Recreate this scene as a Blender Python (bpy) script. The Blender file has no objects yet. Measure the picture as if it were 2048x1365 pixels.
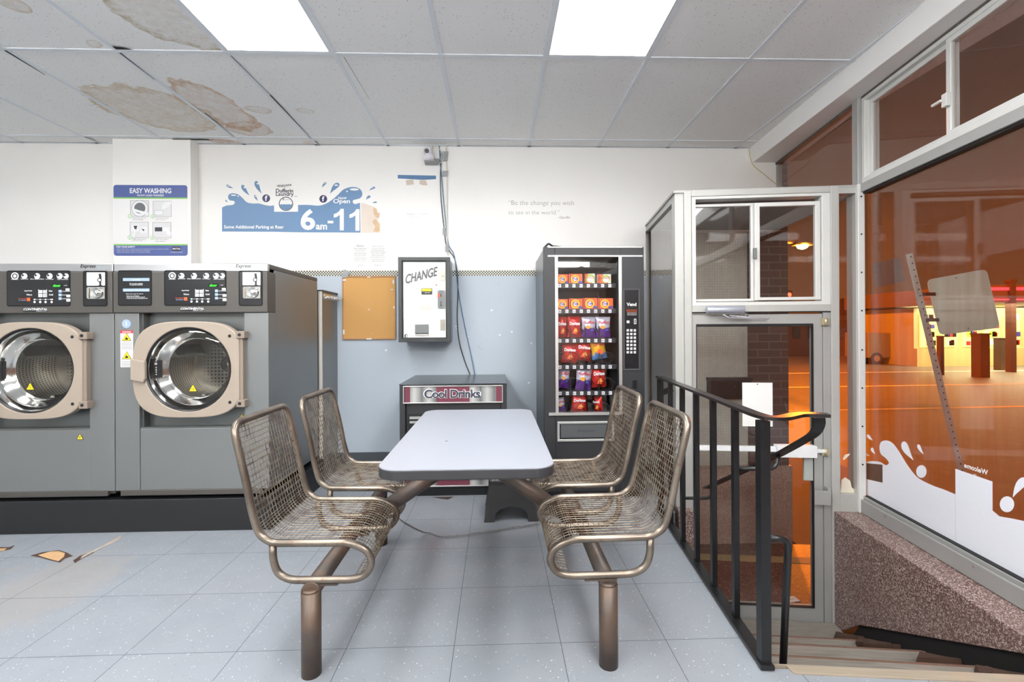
import bpy, bmesh, math, random
from mathutils import Vector, Matrix
random.seed(7)
PI = math.pi
SC = bpy.context.scene
COL = SC.collection

# ---------------------------------------------------------------- camera
F, YAW, ROL, CX, CY, CH = 955.7, .0339, -.0054, 1025.9, 660.1, 1.2
_cy, _sy, _cr, _sr = math.cos(YAW), math.sin(YAW), math.cos(ROL), math.sin(ROL)
RV = Vector((_cy*_cr, -_sy*_cr, _sr)); UV = Vector((-_cy*_sr, _sy*_sr, _cr)); DV = Vector((_sy, _cy, 0))
cam = bpy.data.cameras.new('camera'); camo = bpy.data.objects.new('camera', cam); COL.objects.link(camo)
cam.sensor_width = 36; cam.lens = F/2048*36; cam.clip_start = .05; cam.clip_end = 400
cam.shift_x = (1024-CX)/2048; cam.shift_y = (CY-682.5)/2048
mw = Matrix.Identity(4)
for i in range(3):
    mw[i][0] = RV[i]; mw[i][1] = UV[i]; mw[i][2] = -DV[i]
mw[2][3] = CH
camo.matrix_world = mw
SC.camera = camo
SC.view_settings.view_transform = 'Standard'; SC.view_settings.look = 'None'
SC.view_settings.exposure = 0.60; SC.view_settings.gamma = 1.0; SC.view_settings.use_curve_mapping = False
SC.cycles.max_bounces = 10; SC.cycles.transparent_max_bounces = 16; SC.cycles.caustics_reflective = False; SC.cycles.caustics_refractive = False
SC.cycles.sample_clamp_indirect = 6.0; SC.cycles.use_denoising = True

# ---------------------------------------------------------------- light settings
FILL_STRIP = 37.          # radiance of the unseen strip lights added to brighten ceiling and walls
PANEL = 9.2          # radiance of the ceiling light diffusers
SODIUM = .36         # scale of the street lamps
world = bpy.data.worlds.new('night'); SC.world = world; world.use_nodes = True
wn = world.node_tree.nodes; wl = world.node_tree.links
bg = wn['Background']; bg.inputs[1].default_value = 1.0
_tc = wn.new('ShaderNodeTexCoord'); _sep = wn.new('ShaderNodeSeparateXYZ'); _rp = wn.new('ShaderNodeValToRGB')
wl.new(_tc.outputs['Generated'], _sep.inputs[0]); wl.new(_sep.outputs[2], _rp.inputs[0]); wl.new(_rp.outputs[0], bg.inputs[0])
_rp.color_ramp.elements[0].position = 0.0; _rp.color_ramp.elements[0].color = (.12, .040, .012, 1)
_rp.color_ramp.elements[1].position = .5; _rp.color_ramp.elements[1].color = (.020, .013, .011, 1)

def ray(u, v): return DV + RV*((u-CX)/F) + UV*(-(v-CY)/F)
def at(u, v, X=None, Y=None, Z=None):
    """world point of a measured photograph position on the plane X=, Y= or Z="""
    r = ray(u, v)
    t = X/r[0] if X is not None else Y/r[1] if Y is not None else (Z-CH)/r[2]
    return Vector((r[0]*t, r[1]*t, CH+r[2]*t))
# street front: local axes s (right), t (away), origin at the corner post, turned 7.35 degrees
TH = -.1283; OF = Vector((2.335, 2.985, 0)); ES = Vector((math.cos(TH), math.sin(TH), 0)); ET = Vector((-math.sin(TH), math.cos(TH), 0))
def atT(u, v, t=0.):
    r = ray(u, v); k = (t+OF.dot(ET))/r.dot(ET); p = Vector((r[0]*k, r[1]*k, CH+r[2]*k))
    return (p-OF).dot(ES), p[2]
def atS(u, v, s=0.):
    r = ray(u, v); k = (s+OF.dot(ES))/r.dot(ES); p = Vector((r[0]*k, r[1]*k, CH+r[2]*k))
    return (p-OF).dot(ET), p[2]
def WL(s, t, z=0.): return OF + ES*s + ET*t + Vector((0, 0, z))

# ---------------------------------------------------------------- materials
def s2l(c): return tuple(((x/255)/12.92 if x/255 <= .04045 else ((x/255+.055)/1.055)**2.4) for x in c)
_mc = {}
def M(name, rgb=(200, 200, 200), rough=.5, metal=0., vary=.06, scale=18., bump=0., spec=.5, emit=0., coat=0., stretch=None):
    if name in _mc: return _mc[name]
    m = bpy.data.materials.new(name); m.use_nodes = True; _mc[name] = m
    n = m.node_tree.nodes; l = m.node_tree.links; b = n['Principled BSDF']
    c = s2l(rgb)
    b.inputs['Roughness'].default_value = rough; b.inputs['Metallic'].default_value = metal
    b.inputs['Specular IOR Level'].default_value = spec; b.inputs['Coat Weight'].default_value = coat
    tc = n.new('ShaderNodeTexCoord'); mp = n.new('ShaderNodeMapping'); nz = n.new('ShaderNodeTexNoise')
    l.new(tc.outputs['Object'], mp.inputs[0]); l.new(mp.outputs[0], nz.inputs[0])
    if stretch: mp.inputs['Scale'].default_value = stretch
    nz.inputs['Scale'].default_value = scale; nz.inputs['Detail'].default_value = 4
    mx = n.new('ShaderNodeMix'); mx.data_type = 'RGBA'
    mx.inputs[6].default_value = (*[x*(1-vary) for x in c], 1); mx.inputs[7].default_value = (*[min(1, x*(1+vary)) for x in c], 1)
    l.new(nz.outputs[0], mx.inputs[0]); l.new(mx.outputs[2], b.inputs['Base Color'])
    if emit:
        b.inputs['Emission Color'].default_value = (*c, 1); b.inputs['Emission Strength'].default_value = emit
    if bump:
        bp = n.new('ShaderNodeBump'); bp.inputs['Strength'].default_value = bump; bp.inputs['Distance'].default_value = .003
        l.new(nz.outputs[0], bp.inputs['Height']); l.new(bp.outputs[0], b.inputs['Normal'])
    m['b'] = 1
    return m
class NT:
    """short hand for node building"""
    def __init__(s, name):
        s.m = bpy.data.materials.new(name); s.m.use_nodes = True; s.n = s.m.node_tree.nodes; s.l = s.m.node_tree.links
        s.b = s.n['Principled BSDF']; s.tc = s.n.new('ShaderNodeTexCoord')
    def add(s, t, **k):
        o = s.n.new('ShaderNode'+t)
        for a, b in k.items(): setattr(o, a, b)
        return o
    def lk(s, a, b): s.l.new(a, b)
    def val(s, x, inp):
        if hasattr(x, 'is_output') or hasattr(x, 'links'): s.l.new(x, inp)
        else: inp.default_value = x
    def math(s, op, a, b=0., c=None, clamp=False):
        o = s.add('Math', operation=op, use_clamp=clamp); s.val(a, o.inputs[0]); s.val(b, o.inputs[1])
        if c is not None: s.val(c, o.inputs[2])
        return o.outputs[0]
    def mix(s, f, a, b):
        o = s.add('Mix', data_type='RGBA'); s.val(f, o.inputs[0])
        for x, i in ((a, 6), (b, 7)):
            if isinstance(x, tuple): o.inputs[i].default_value = (*x[:3], 1)
            else: s.l.new(x, o.inputs[i])
        return o.outputs[2]
    def noise(s, scale, detail=3, vec=None, stretch=None, rough=.5):
        o = s.add('TexNoise'); o.inputs['Scale'].default_value = scale; o.inputs['Detail'].default_value = detail; o.inputs['Roughness'].default_value = rough
        v = vec if vec is not None else s.tc.outputs['Object']
        if stretch:
            mp = s.add('Mapping'); mp.inputs['Scale'].default_value = stretch; s.lk(v, mp.inputs[0]); v = mp.outputs[0]
        s.lk(v, o.inputs[0]); return o.outputs[0]
    def vor(s, scale, feature='F1', vec=None, out='Distance', rnd=1.):
        o = s.add('TexVoronoi', feature=feature); o.inputs['Scale'].default_value = scale; o.inputs['Randomness'].default_value = rnd
        s.lk(vec if vec is not None else s.tc.outputs['Object'], o.inputs[0]); return o.outputs[out]
    def ramp(s, x, a, b):
        o = s.add('MapRange', clamp=True); s.val(x, o.inputs[0]); o.inputs[1].default_value = a; o.inputs[2].default_value = b
        return o.outputs[0]
    def xyz(s, vec=None):
        o = s.add('SeparateXYZ'); s.lk(vec if vec is not None else s.tc.outputs['Object'], o.inputs[0]); return o.outputs
    def bump(s, h, strength=.3, dist=.002):
        o = s.add('Bump'); o.inputs['Strength'].default_value = strength; o.inputs['Distance'].default_value = dist
        s.lk(h, o.inputs['Height']); s.lk(o.outputs[0], s.b.inputs['Normal'])
    def fin(s, col=None, rough=.5, metal=0., spec=.5):
        if col is not None:
            if isinstance(col, tuple): s.b.inputs['Base Color'].default_value = (*col[:3], 1)
            else: s.lk(col, s.b.inputs['Base Color'])
        s.val(rough, s.b.inputs['Roughness']); s.val(metal, s.b.inputs['Metallic']); s.b.inputs['Specular IOR Level'].default_value = spec
        return s.m

def glass_mat(name, dirt=.0, dirt_col=(200, 200, 200), refl=1., tint=(1, 1, 1), streak=True, wire=False, glow_fade=False):
    t = NT(name); n = t.n; out = n['Material Output']; n.remove(t.b)
    tr = t.add('BsdfTransparent'); tr.inputs[0].default_value = (*tint, 1)
    gl = t.add('BsdfGlossy'); gl.inputs['Roughness'].default_value = .02
    ge = t.add('NewGeometry'); dp_ = t.add('VectorMath', operation='DOT_PRODUCT'); t.lk(ge.outputs['Incoming'], dp_.inputs[0]); t.lk(ge.outputs['Normal'], dp_.inputs[1])
    f = t.math('POWER', t.math('SUBTRACT', 1., t.math('ABSOLUTE', dp_.outputs['Value'])), 5.)
    f = t.math('MULTIPLY', t.math('ADD', t.math('MULTIPLY', f, .96), .042), refl, clamp=True)
    m1 = t.add('MixShader'); t.lk(f, m1.inputs[0]); t.lk(tr.outputs[0], m1.inputs[1]); t.lk(gl.outputs[0], m1.inputs[2])
    last = m1.outputs[0]
    if dirt:
        tl = t.add('BsdfTranslucent'); tl.inputs[0].default_value = (*s2l(dirt_col), 1)
        a = t.noise(3., 6, stretch=(6, 6, .5) if streak else None, rough=.65); a = t.ramp(a, .3, .75)
        b = t.noise(1.3, 3); d = t.math('MULTIPLY', t.math('ADD', a, b), dirt)
        if glow_fade: d = t.math('MULTIPLY', d, t.math('ADD', .14, t.math('MULTIPLY', t.ramp(t.xyz()[2], 2.1, .9), 1.0)))  # dirt layer thickened low down to carry the lit road's glow
        m2 = t.add('MixShader'); t.lk(d, m2.inputs[0]); t.lk(last, m2.inputs[1]); t.lk(tl.outputs[0], m2.inputs[2]); last = m2.outputs[0]
    if wire:
        df = t.add('BsdfDiffuse'); df.inputs[0].default_value = (.06, .065, .06, 1)
        x, y, z = t.xyz()
        gx = t.math('LESS_THAN', t.math('PINGPONG', x, .0065), .0006); gz = t.math('LESS_THAN', t.math('PINGPONG', z, .0065), .0006)
        w = t.math('MULTIPLY', t.math('MAXIMUM', gx, gz), .6)
        m3 = t.add('MixShader'); t.lk(w, m3.inputs[0]); t.lk(last, m3.inputs[1]); t.lk(df.outputs[0], m3.inputs[2]); last = m3.outputs[0]
    t.lk(last, out.inputs[0]); return t.m

# ---------------------------------------------------------------- mesh building
_tx = {}
def text_geo(s, bold=0., spacing=1.):
    k = (s, bold, spacing)
    if k in _tx: return _tx[k]
    c = bpy.data.curves.new('t', 'FONT'); c.body = s; c.size = 1; c.offset = bold; c.space_character = spacing; c.resolution_u = 4
    o = bpy.data.objects.new('t', c); COL.objects.link(o)
    dg = bpy.context.evaluated_depsgraph_get(); dg.update(); me = bpy.data.meshes.new_from_object(o.evaluated_get(dg))
    vs = [(v.co.x, v.co.y) for v in me.vertices]; fs = [tuple(p.vertices) for p in me.polygons]
    bpy.data.objects.remove(o); bpy.data.curves.remove(c); bpy.data.meshes.remove(me)
    x0 = min(v[0] for v in vs); x1 = max(v[0] for v in vs); y0 = min(v[1] for v in vs); y1 = max(v[1] for v in vs)
    _tx[k] = (vs, fs, x0, x1, y0, y1); return _tx[k]

class MB:
    def __init__(s, mat=None): s.v = []; s.f = []; s.fm = []; s.mats = []; s.sm = []; s.cur = mat; s.smooth = False; s.T = None
    def _add(s, vs, fs, smooth=None):
        b = len(s.v)
        if s.T is not None: vs = [s.T @ Vector(v) for v in vs]
        s.v += [tuple(v) for v in vs]
        if s.cur not in s.mats: s.mats.append(s.cur)
        mi = s.mats.index(s.cur)
        for f in fs: s.f.append(tuple(b+i for i in f)); s.fm.append(mi); s.sm.append(s.smooth if smooth is None else smooth)
        return s
    def box(s, x0, x1, y0, y1, z0, z1):
        v = [(x, y, z) for x in (x0, x1) for y in (y0, y1) for z in (z0, z1)]
        return s._add(v, [(0, 1, 3, 2), (4, 6, 7, 5), (0, 4, 5, 1), (2, 3, 7, 6), (0, 2, 6, 4), (1, 5, 7, 3)], False)
    def hexa(s, p):  # 8 points: bottom 4 ccw, top 4 ccw
        return s._add(p, [(3, 2, 1, 0), (4, 5, 6, 7), (0, 1, 5, 4), (1, 2, 6, 5), (2, 3, 7, 6), (3, 0, 4, 7)], False)
    def quad(s, a, b, c, d): return s._add([a, b, c, d], [(0, 1, 2, 3)], False)
    def tube(s, path, r, seg=10, closed=False, cap=True, flat=None):
        P = [Vector(p) for p in path]; n = len(P); rs = r if isinstance(r, (list, tuple)) else [r]*n
        up = None; rings = []
        for i in range(n):
            if closed: d = (P[(i+1) % n]-P[i-1])
            else: d = (P[min(i+1, n-1)]-P[max(i-1, 0)])
            if d.length < 1e-9: d = Vector((0, 0, 1))
            d.normalize()
            if up is None:
                up = Vector((0, 0, 1)) if abs(d.z) < .9 else Vector((0, 1, 0))
            up = (up - d*up.dot(d))
            if up.length < 1e-5: up = d.orthogonal()
            up.normalize(); sd = d.cross(up)
            if flat: rings.append([P[i]+sd*(a*flat[0])+up*(b*flat[1]) for a, b in ((-1, -1), (1, -1), (1, 1), (-1, 1))])
            else: rings.append([P[i]+(sd*math.cos(2*PI*j/seg)+up*math.sin(2*PI*j/seg))*rs[i] for j in range(seg)])
        k = len(rings[0]); vs = [p for r_ in rings for p in r_]; fs = []
        m = n if closed else n-1
        for i in range(m):
            for j in range(k): fs.append((i*k+j, i*k+(j+1) % k, ((i+1) % n)*k+(j+1) % k, ((i+1) % n)*k+j))
        s._add(vs, fs, not flat)
        if not closed and cap:
            b = len(s.v)-len(vs); mi = s.mats.index(s.cur)
            for q in (tuple(b+j for j in range(k))[::-1], tuple(b+(n-1)*k+j for j in range(k))): s.f.append(q); s.fm.append(mi); s.sm.append(False)
        return s
    def cyl(s, a, b, r, seg=20, r2=None): return s.tube([a, b], [r, r if r2 is None else r2], seg)
    def lathe(s, prof, c, axis='y', seg=48, smooth=True):
        """prof: (radius, offset along axis)"""
        vs = []; n = len(prof)
        for i in range(seg):
            a = 2*PI*i/seg
            for r, h in prof:
                x, y = r*math.cos(a), r*math.sin(a)
                vs.append((c[0]+x, c[1]+h, c[2]+y) if axis == 'y' else (c[0]+x, c[1]+y, c[2]+h) if axis == 'z' else (c[0]+h, c[1]+x, c[2]+y))
        fs = [(i*n+j, ((i+1) % seg)*n+j, ((i+1) % seg)*n+j+1, i*n+j+1) for i in range(seg) for j in range(n-1)]
        return s._add(vs, fs, smooth)
    def prism(s, poly, y0, y1, plane='xz', smooth=False):
        """poly in plane, extruded between y0 and y1 of the third axis; y0 == y1 gives a flat sheet"""
        def q(p, h): return (p[0], h, p[1]) if plane == 'xz' else (p[0], p[1], h) if plane == 'xy' else (h, p[0], p[1])
        n = len(poly)
        if abs(y1-y0) < 1e-7: return s._add([q(p, y0) for p in poly], [tuple(range(n))], False)
        s._add([q(p, y0) for p in poly]+[q(p, y1) for p in poly], [tuple(range(n)), tuple(range(2*n-1, n-1, -1))]+[(i, n+i, n+(i+1) % n, (i+1) % n) for i in range(n)], smooth)
        return s
    def ring(s, outer, inner, y0, y1, plane='xz'):
        """frame between two outlines with the same number of points"""
        def q(p, h): return (p[0], h, p[1]) if plane == 'xz' else (p[0], p[1], h) if plane == 'xy' else (h, p[0], p[1])
        n = len(outer); vs = [q(p, h) for h in (y0, y1) for pl in (outer, inner) for p in pl]; fs = []
        for i in range(n):
            j = (i+1) % n
            fs += [(i, j, n+j, n+i), (2*n+i, 3*n+i, 3*n+j, 2*n+j), (i, 2*n+i, 2*n+j, j), (n+i, n+j, 3*n+j, 3*n+i)]
        return s._add(vs, fs, False)
    def frame(s, x0, x1, z0, z1, w, y0, y1, plane='xz'):
        w = w if isinstance(w, (tuple, list)) else (w,)*4  # left right bottom top
        return s.ring([(x0, z0), (x1, z0), (x1, z1), (x0, z1)], [(x0+w[0], z0+w[2]), (x1-w[1], z0+w[2]), (x1-w[1], z1-w[3]), (x0+w[0], z1-w[3])], y0, y1, plane)
    def text(s, txt, o, h=None, w=None, xd=(1, 0, 0), yd=(0, 0, 1), bold=0., shear=0., anchor='l', spacing=1.):
        """flat lettering; o = baseline left / centre point; h = height of the glyph box; w = width"""
        vs, fs, x0, x1, y0, y1 = text_geo(txt, bold, spacing)
        k = (h/(y1-y0)) if h else w/(x1-x0); kx = (w/(x1-x0)) if w else k
        ox = {'l': 0, 'c': -.5, 'r': -1}[anchor]*(x1-x0)
        xd = Vector(xd); yd = Vector(yd); o = Vector(o)
        return s._add([o + xd*((a-x0+ox)*kx+shear*(b-y0)*k) + yd*((b-y0)*k) for a, b in vs], fs, False)
    def build(s, name, parent=None, bevel=0., sub=0, seg=2):
        me = bpy.data.meshes.new(name); me.from_pydata(s.v, [], s.f); me.update()
        for m in s.mats: me.materials.append(m)
        me.polygons.foreach_set('material_index', s.fm); me.polygons.foreach_set('use_smooth', s.sm)
        o = bpy.data.objects.new(name, me); COL.objects.link(o)
        if parent is not None: o.parent = parent
        if bevel:
            b = o.modifiers.new('bevel', 'BEVEL'); b.width = bevel; b.segments = seg; b.limit_method = 'ANGLE'; b.angle_limit = .6
        if sub:
            b = o.modifiers.new('sub', 'SUBSURF'); b.levels = sub; b.render_levels = sub
        return o
def fillet(pts, r, n=6):
    P = [Vector(p) for p in pts]; out = [P[0]]
    rr = r if isinstance(r, (list, tuple)) else [r]*len(P)
    for i in range(1, len(P)-1):
        a, b, c = P[i-1], P[i], P[i+1]; d1 = (a-b); d2 = (c-b); k = min(rr[i], d1.length*.49, d2.length*.49)
        p1 = b+d1.normalized()*k; p2 = b+d2.normalized()*k
        for j in range(n+1):
            t = j/n; out.append(p1*(1-t)**2+b*2*t*(1-t)+p2*t*t)
    out.append(P[-1]); return out
def spline(pts, n=6, closed=False):
    P = [Vector(p) for p in pts]; N = len(P); out = []
    for i in range(N if closed else N-1):
        g = (lambda k: P[k % N]) if closed else (lambda k: P[max(0, min(N-1, k))])
        a, b, c, d = g(i-1), g(i), g(i+1), g(i+2)
        for j in range(n):
            t = j/n; out.append(.5*((2*b)+(c-a)*t+(2*a-5*b+4*c-d)*t*t+(3*b-a-3*c+d)*t**3))
    if not closed: out.append(P[-1])
    return out
def rrect(x0, x1, z0, z1, r, n=5):
    o = []
    for cx, cz, a in ((x1-r, z0+r, -90), (x1-r, z1-r, 0), (x0+r, z1-r, 90), (x0+r, z0+r, 180)):
        for i in range(n+1):
            t = math.radians(a+90*i/n); o.append((cx+r*math.cos(t), cz+r*math.sin(t)))
    return o
def circ(cx, cz, r, n=32, rz=None): return [(cx+r*math.cos(2*PI*i/n), cz+(rz or r)*math.sin(2*PI*i/n)) for i in range(n)]
def drop(cx, cz, l, w, ang, n=16):
    """splash drop outline: round end at +l/2, pointed end at -l/2"""
    o = []
    for i in range(n):
        a = 2*PI*i/n; x = math.cos(a)*l/2; y = math.sin(a)*w/2*(.5+.5*math.cos(a)*.9+.05)*1.15
        y += .12*w*(1-(x/(l/2))**2)
        c, s_ = math.cos(ang), math.sin(ang); o.append((cx+x*c-y*s_, cz+x*s_+y*c))
    return o
def tag(o, label, cat, group=None, kind=None):
    if label: o['label'] = label
    if cat: o['category'] = cat
    if group: o['group'] = group
    if kind: o['kind'] = kind
    return o
def thing(name, label, cat, loc=(0, 0, 0), rz=0., group=None):
    o = bpy.data.objects.new(name, None); COL.objects.link(o); o.location = loc; o.rotation_euler = (0, 0, rz); o.empty_display_size = .1
    return tag(o, label, cat, group)
def struct(o): o['kind'] = 'structure'; return o
def copy_tree(o, parent=None):
    c = o.copy(); COL.objects.link(c); c.parent = parent
    for ch in [x for x in o.children]: copy_tree(ch, c)
    return c
# ================================================================ ROOM
W = 4.165; HC = 2.8
XL, YB = -6.2, -4.6
# wall paint: white above a checkered border, pale blue below
t = NT('wall_paint'); g = t.tc.outputs['Object']; x, y, z = t.xyz()
ZB = 1.672; HB = .046
wn1 = t.noise(2.2, 4); wn2 = t.noise(14, 5)
white = t.mix(wn1, s2l((238, 237, 234)), s2l((245, 244, 242)))
blue = t.mix(wn1, s2l((178, 189, 201)), s2l((184, 195, 205)))
chips = t.math('MULTIPLY', t.math('LESS_THAN', t.vor(9., vec=g), .08), t.math('GREATER_THAN', t.noise(1.1, 1), .52))
blue = t.mix(chips, blue, s2l((228, 232, 235)))
scf = t.math('MULTIPLY', t.ramp(t.noise(30, 5, stretch=(1, 1, .4)), .66, .72), t.ramp(t.noise(1.7, 2), .55, .7)); blue = t.mix(scf, blue, s2l((120, 130, 142)))
sq = HB/4
cx_ = t.math('FLOOR', t.math('DIVIDE', x, sq)); cz_ = t.math('FLOOR', t.math('DIVIDE', t.math('SUBTRACT', z, ZB), sq))
chk = t.math('FLOORED_MODULO', t.math('ADD', cx_, cz_), 2.)
border = t.mix(chk, s2l((222, 220, 205)), s2l((38, 42, 44)))
c1 = t.mix(t.math('GREATER_THAN', z, ZB), blue, border); c2 = t.mix(t.math('GREATER_THAN', z, ZB+HB), c1, white)
t.bump(wn2, .08, .002); MWALL = t.fin(c2, .55)
MWHITE = M('white_paint', (243, 242, 239), .55, vary=.03, scale=3)
MBLUEW = M('plain_wall_paint', (236, 236, 234), .6, vary=.03, scale=3)

XV = 1.315; b = MB(MWALL); b.prism([(XL, 0), (XV, 0), (XV, 2.07), (2.52, 2.07), (2.52, HC+.1), (XL, HC+.1)], W, W+.12); struct(b.build('wall_back'))
b = MB(MWHITE); xa = at(225, 400, Y=W-.11)[0]; xb = at(381.5, 400, Y=W-.11)[0]
b.box(xa, xb, W-.11, W, 0, HC); struct(b.build('wall_pillar', bevel=.004))
b = MB(MBLUEW); b.box(XL-.12, XL, YB, W+.12, 0, HC+.1); struct(b.build('wall_left'))
b = MB(MBLUEW); b.box(XL-.12, 2.6, YB-.12, YB, 0, HC+.1); struct(b.build('wall_behind'))
MDG = M('cove_base_vinyl', (72, 78, 84), .45, vary=.12)
b = MB(MDG); b.box(-2.5, 1.2, W-.012, W, 0, .15); b.box(-2.5, 1.2, W-.03, W-.012, 0, .012); struct(b.build('baseboard_back'))

# ceiling
t = NT('ceiling_tile'); x, y, z = t.xyz()
sp = t.ramp(t.noise(95, 4, rough=.7), .62, .72); pin = t.math('LESS_THAN', t.vor(60.), .16)
pin = t.math('MULTIPLY', pin, t.math('GREATER_THAN', t.noise(38, 2), .47))
base = t.mix(t.noise(1.2, 3), s2l((243, 243, 243)), s2l((248, 248, 247)))
base = t.mix(t.math('MULTIPLY', sp, .25), base, s2l((150, 154, 158))); base = t.mix(t.math('MULTIPLY', pin, .55), base, s2l((120, 122, 125)))
nzx = t.noise(5., 5); nzf = t.noise(22., 5, rough=.7)
def stain(base, pts, col, fill, edge, xlim=None):
    c0 = [at(u, v, Z=HC) for u, v in pts]  # centre, long axis end, short axis end
    cx, cyy = c0[0][0], c0[0][1]; ax = c0[1]-c0[0]; bx = c0[2]-c0[0]
    la = math.hypot(ax[0], ax[1]); an = math.atan2(ax[1], ax[0]); lb = abs(-math.sin(an)*bx[0]+math.cos(an)*bx[1])
    dx = t.math('SUBTRACT', x, cx); dy = t.math('SUBTRACT', y, cyy)
    p = t.math('DIVIDE', t.math('ADD', t.math('MULTIPLY', dx, math.cos(an)), t.math('MULTIPLY', dy, math.sin(an))), la)
    q = t.math('DIVIDE', t.math('ADD', t.math('MULTIPLY', dx, -math.sin(an)), t.math('MULTIPLY', dy, math.cos(an))), lb)
    r = t.math('SQRT', t.math('ADD', t.math('MULTIPLY', p, p), t.math('MULTIPLY', q, q)))
    r = t.math('ADD', r, t.math('MULTIPLY', t.math('SUBTRACT', nzx, .5), .9)); r = t.math('ADD', r, t.math('MULTIPLY', t.math('SUBTRACT', nzf, .5), .25))
    inside = t.ramp(r, 1.0, .96)
    rim = t.math('MULTIPLY', t.ramp(r, .72, .99), inside)
    a = t.math('MULTIPLY', t.math('ADD', t.math('MULTIPLY', inside, fill), t.math('MULTIPLY', rim, edge)), t.ramp(nzf, .2, .6))
    if xlim: a = t.math('MULTIPLY', a, t.math('LESS_THAN', x, xlim))
    return t.mix(a, base, s2l(col))
X0 = -2.757; Y0 = 2.787; TW = .6096
base = stain(base, [(325, 30), (440, 100), (390, 10)], (178, 158, 122), .28, .6, X0+2*TW)
base = stain(base, [(312, 222), (428, 262), (355, 195)], (196, 168, 122), .42, .35)
base = stain(base, [(432, 215), (505, 262), (470, 205)], (190, 142, 80), .3, .55)
base = stain(base, [(500, 258), (530, 272), (520, 245)], (182, 130, 76), .3, .3)
base = stain(base, [(515, 219), (545, 222), (522, 212)], (190, 155, 110), .2, .5)
base = stain(base, [(610, 222), (628, 224), (612, 217)], (190, 165, 125), .15, .4)
base = stain(base, [(20, 5), (55, 25), (40, 0)], (185, 160, 120), .35, .4)
base = stain(base, [(188, 88), (205, 94), (195, 82)], (190, 165, 125), .2, .5)
base = stain(base, [(455, 284), (490, 287), (460, 280)], (170, 105, 40), .6, .3)
base = stain(base, [(620, 286), (632, 289), (622, 283)], (190, 150, 100), .3, .3)
t.bump(nzf, .15, .002); MCEIL = t.fin(base, .85, spec=.2)
b = MB(MCEIL); b.box(XL, 2.7, YB, W, HC, HC+.1); ceil = struct(b.build('ceiling'))
MGRID = M('ceiling_grid_paint', (226, 231, 237), .5, vary=.02)
MDARK = M('dark_gap', (14, 12, 12), .9)
b = MB(MGRID); k0 = -6; k1 = 9
for i in range(k0, k1+1):
    X = X0+TW*i
    if X > XL and X < 2.3: b.box(X-.012, X+.012, YB, W, HC-.004, HC+.002)
yr = [Y0+1.2192*j for j in range(-6, 2)]
for Y in yr:
    if Y > YB: b.box(XL, 2.45, Y-.012, Y+.012, HC-.0045, HC+.002)
b.box(XL, 2.3, W-.024, W, HC-.004, HC)
b.build('ceiling_grid', ceil)
b = MB(MDARK)
for (p, q, w) in (((10, 101), (90, 150), .006), ((240, 106), (310, 160), .004), ((462, 112), (540, 190), .0025), ((540, 190), (622, 277), .0045), ((410, 226), (468, 274), .0035),
                  ((170, 274), (203, 286), .006), ((630, 282), (642, 293), .004), ((688, 114), (740, 200), .0015), ((240, 60), (224, 60), 0)):
    if not w: continue
    a = at(*p, Z=HC-.006); c = at(*q, Z=HC-.006); d = (c-a).normalized(); n = Vector((-d[1], d[0], 0))*w
    b.quad(a-n, c-n*.4, c+n*.4, a+n)
for pl in (((224, 93), (232, 99), (268, 100), (245, 95)), ((345, 278), (418, 279), (418, 281), (345, 279.5)), ((400, 291.5), (480, 292.2), (480, 293), (400, 293))):
    b._add([at(u, v, Z=HC-.006) for u, v in pl], [(0, 1, 2, 3)], False)
for (u0, u1, v0, v1) in ((0, 220, 283, 287.3), (400, 770, 292.3, 293.2), (925, 1497, 293.6, 295.8)):
    a = at(u0, v0, Y=W-.003); c = at(u1, v1, Y=W-.003); b.box(a[0], c[0], W-.0262, W-.0245, HC-.0055, HC-.0040)
b.build('dark_gap', ceil)

# ceiling lights
MLAMP = M('lit_diffuser', (255, 255, 255), .5, emit=PANEL, vary=0)
MFR = M('light_frame', (222, 226, 230), .4, vary=.02)
first = None
def light(i, j, lab, grp=None):
    global first
    cx = X0+TW*(i+.5); cyy = Y0+1.2192*(j+.5)
    if first is None:
        r = thing('ceiling_light', lab, 'ceiling light', (cx, cyy, HC), group=grp)
        w, l = TW/2-.012, 1.2192/2-.012
        b = MB(MFR); b.frame(-w, w, -l, l, .012, -.004, -.0005, 'xy'); b.build('light_frame', r)
        b = MB(MLAMP); b.box(-w+.012, w-.012, -l+.012, l-.012, -.003, -.001); b.build('diffuser', r)
        first = r
    else:
        r = copy_tree(first); r.location = (cx, cyy, HC); tag(r, lab, 'ceiling light', grp)
light(2, -1, 'bright white recessed ceiling panel light on the left, above the wall decal')
light(5, -1, 'bright white recessed ceiling panel light on the right, towards the street front')
for (i, j) in ((-1, -1), (2, -2), (5, -2), (7, -3)): light(i, j, 'added unseen ceiling panel light that brightens the room', 'added ceiling panels around the camera')  # extra unseen panels, added to brighten the room

MTUBE = M('fill_strip_lens', (255, 254, 250), .5, emit=FILL_STRIP, vary=0)
for x_, y_ in ((-3.6, -.5), (-1.2, -.5), (1.2, -.5), (-3.6, -2.6), (-1.2, -2.6), (1.2, -2.6)):  # added unseen fixtures that throw fill light on ceiling and upper walls
    r = thing('added_fill_strip', 'added unseen strip light behind the camera, filling ceiling and walls with light', 'strip light', (x_, y_, 2.46), group='added fill strips behind the camera')
    b = MB(MFR); b.box(-.62, .62, -.03, .03, .06, .09); b.box(-.63, -.61, -.08, .08, -.03, .07); b.box(.61, .63, -.08, .08, -.03, .07); b.build('light_body', r)
    b = MB(MTUBE); b.prism(rrect(-.075, .075, -.03, .055, .03, 4), -.61, .61, 'yz'); b.build('lens', r)
    for xx in (-.5, .5): b = MB(MFR); b.cyl((xx, 0, .09), (xx, 0, HC-2.46), .004, 6); b.build('hanger', r)
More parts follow.
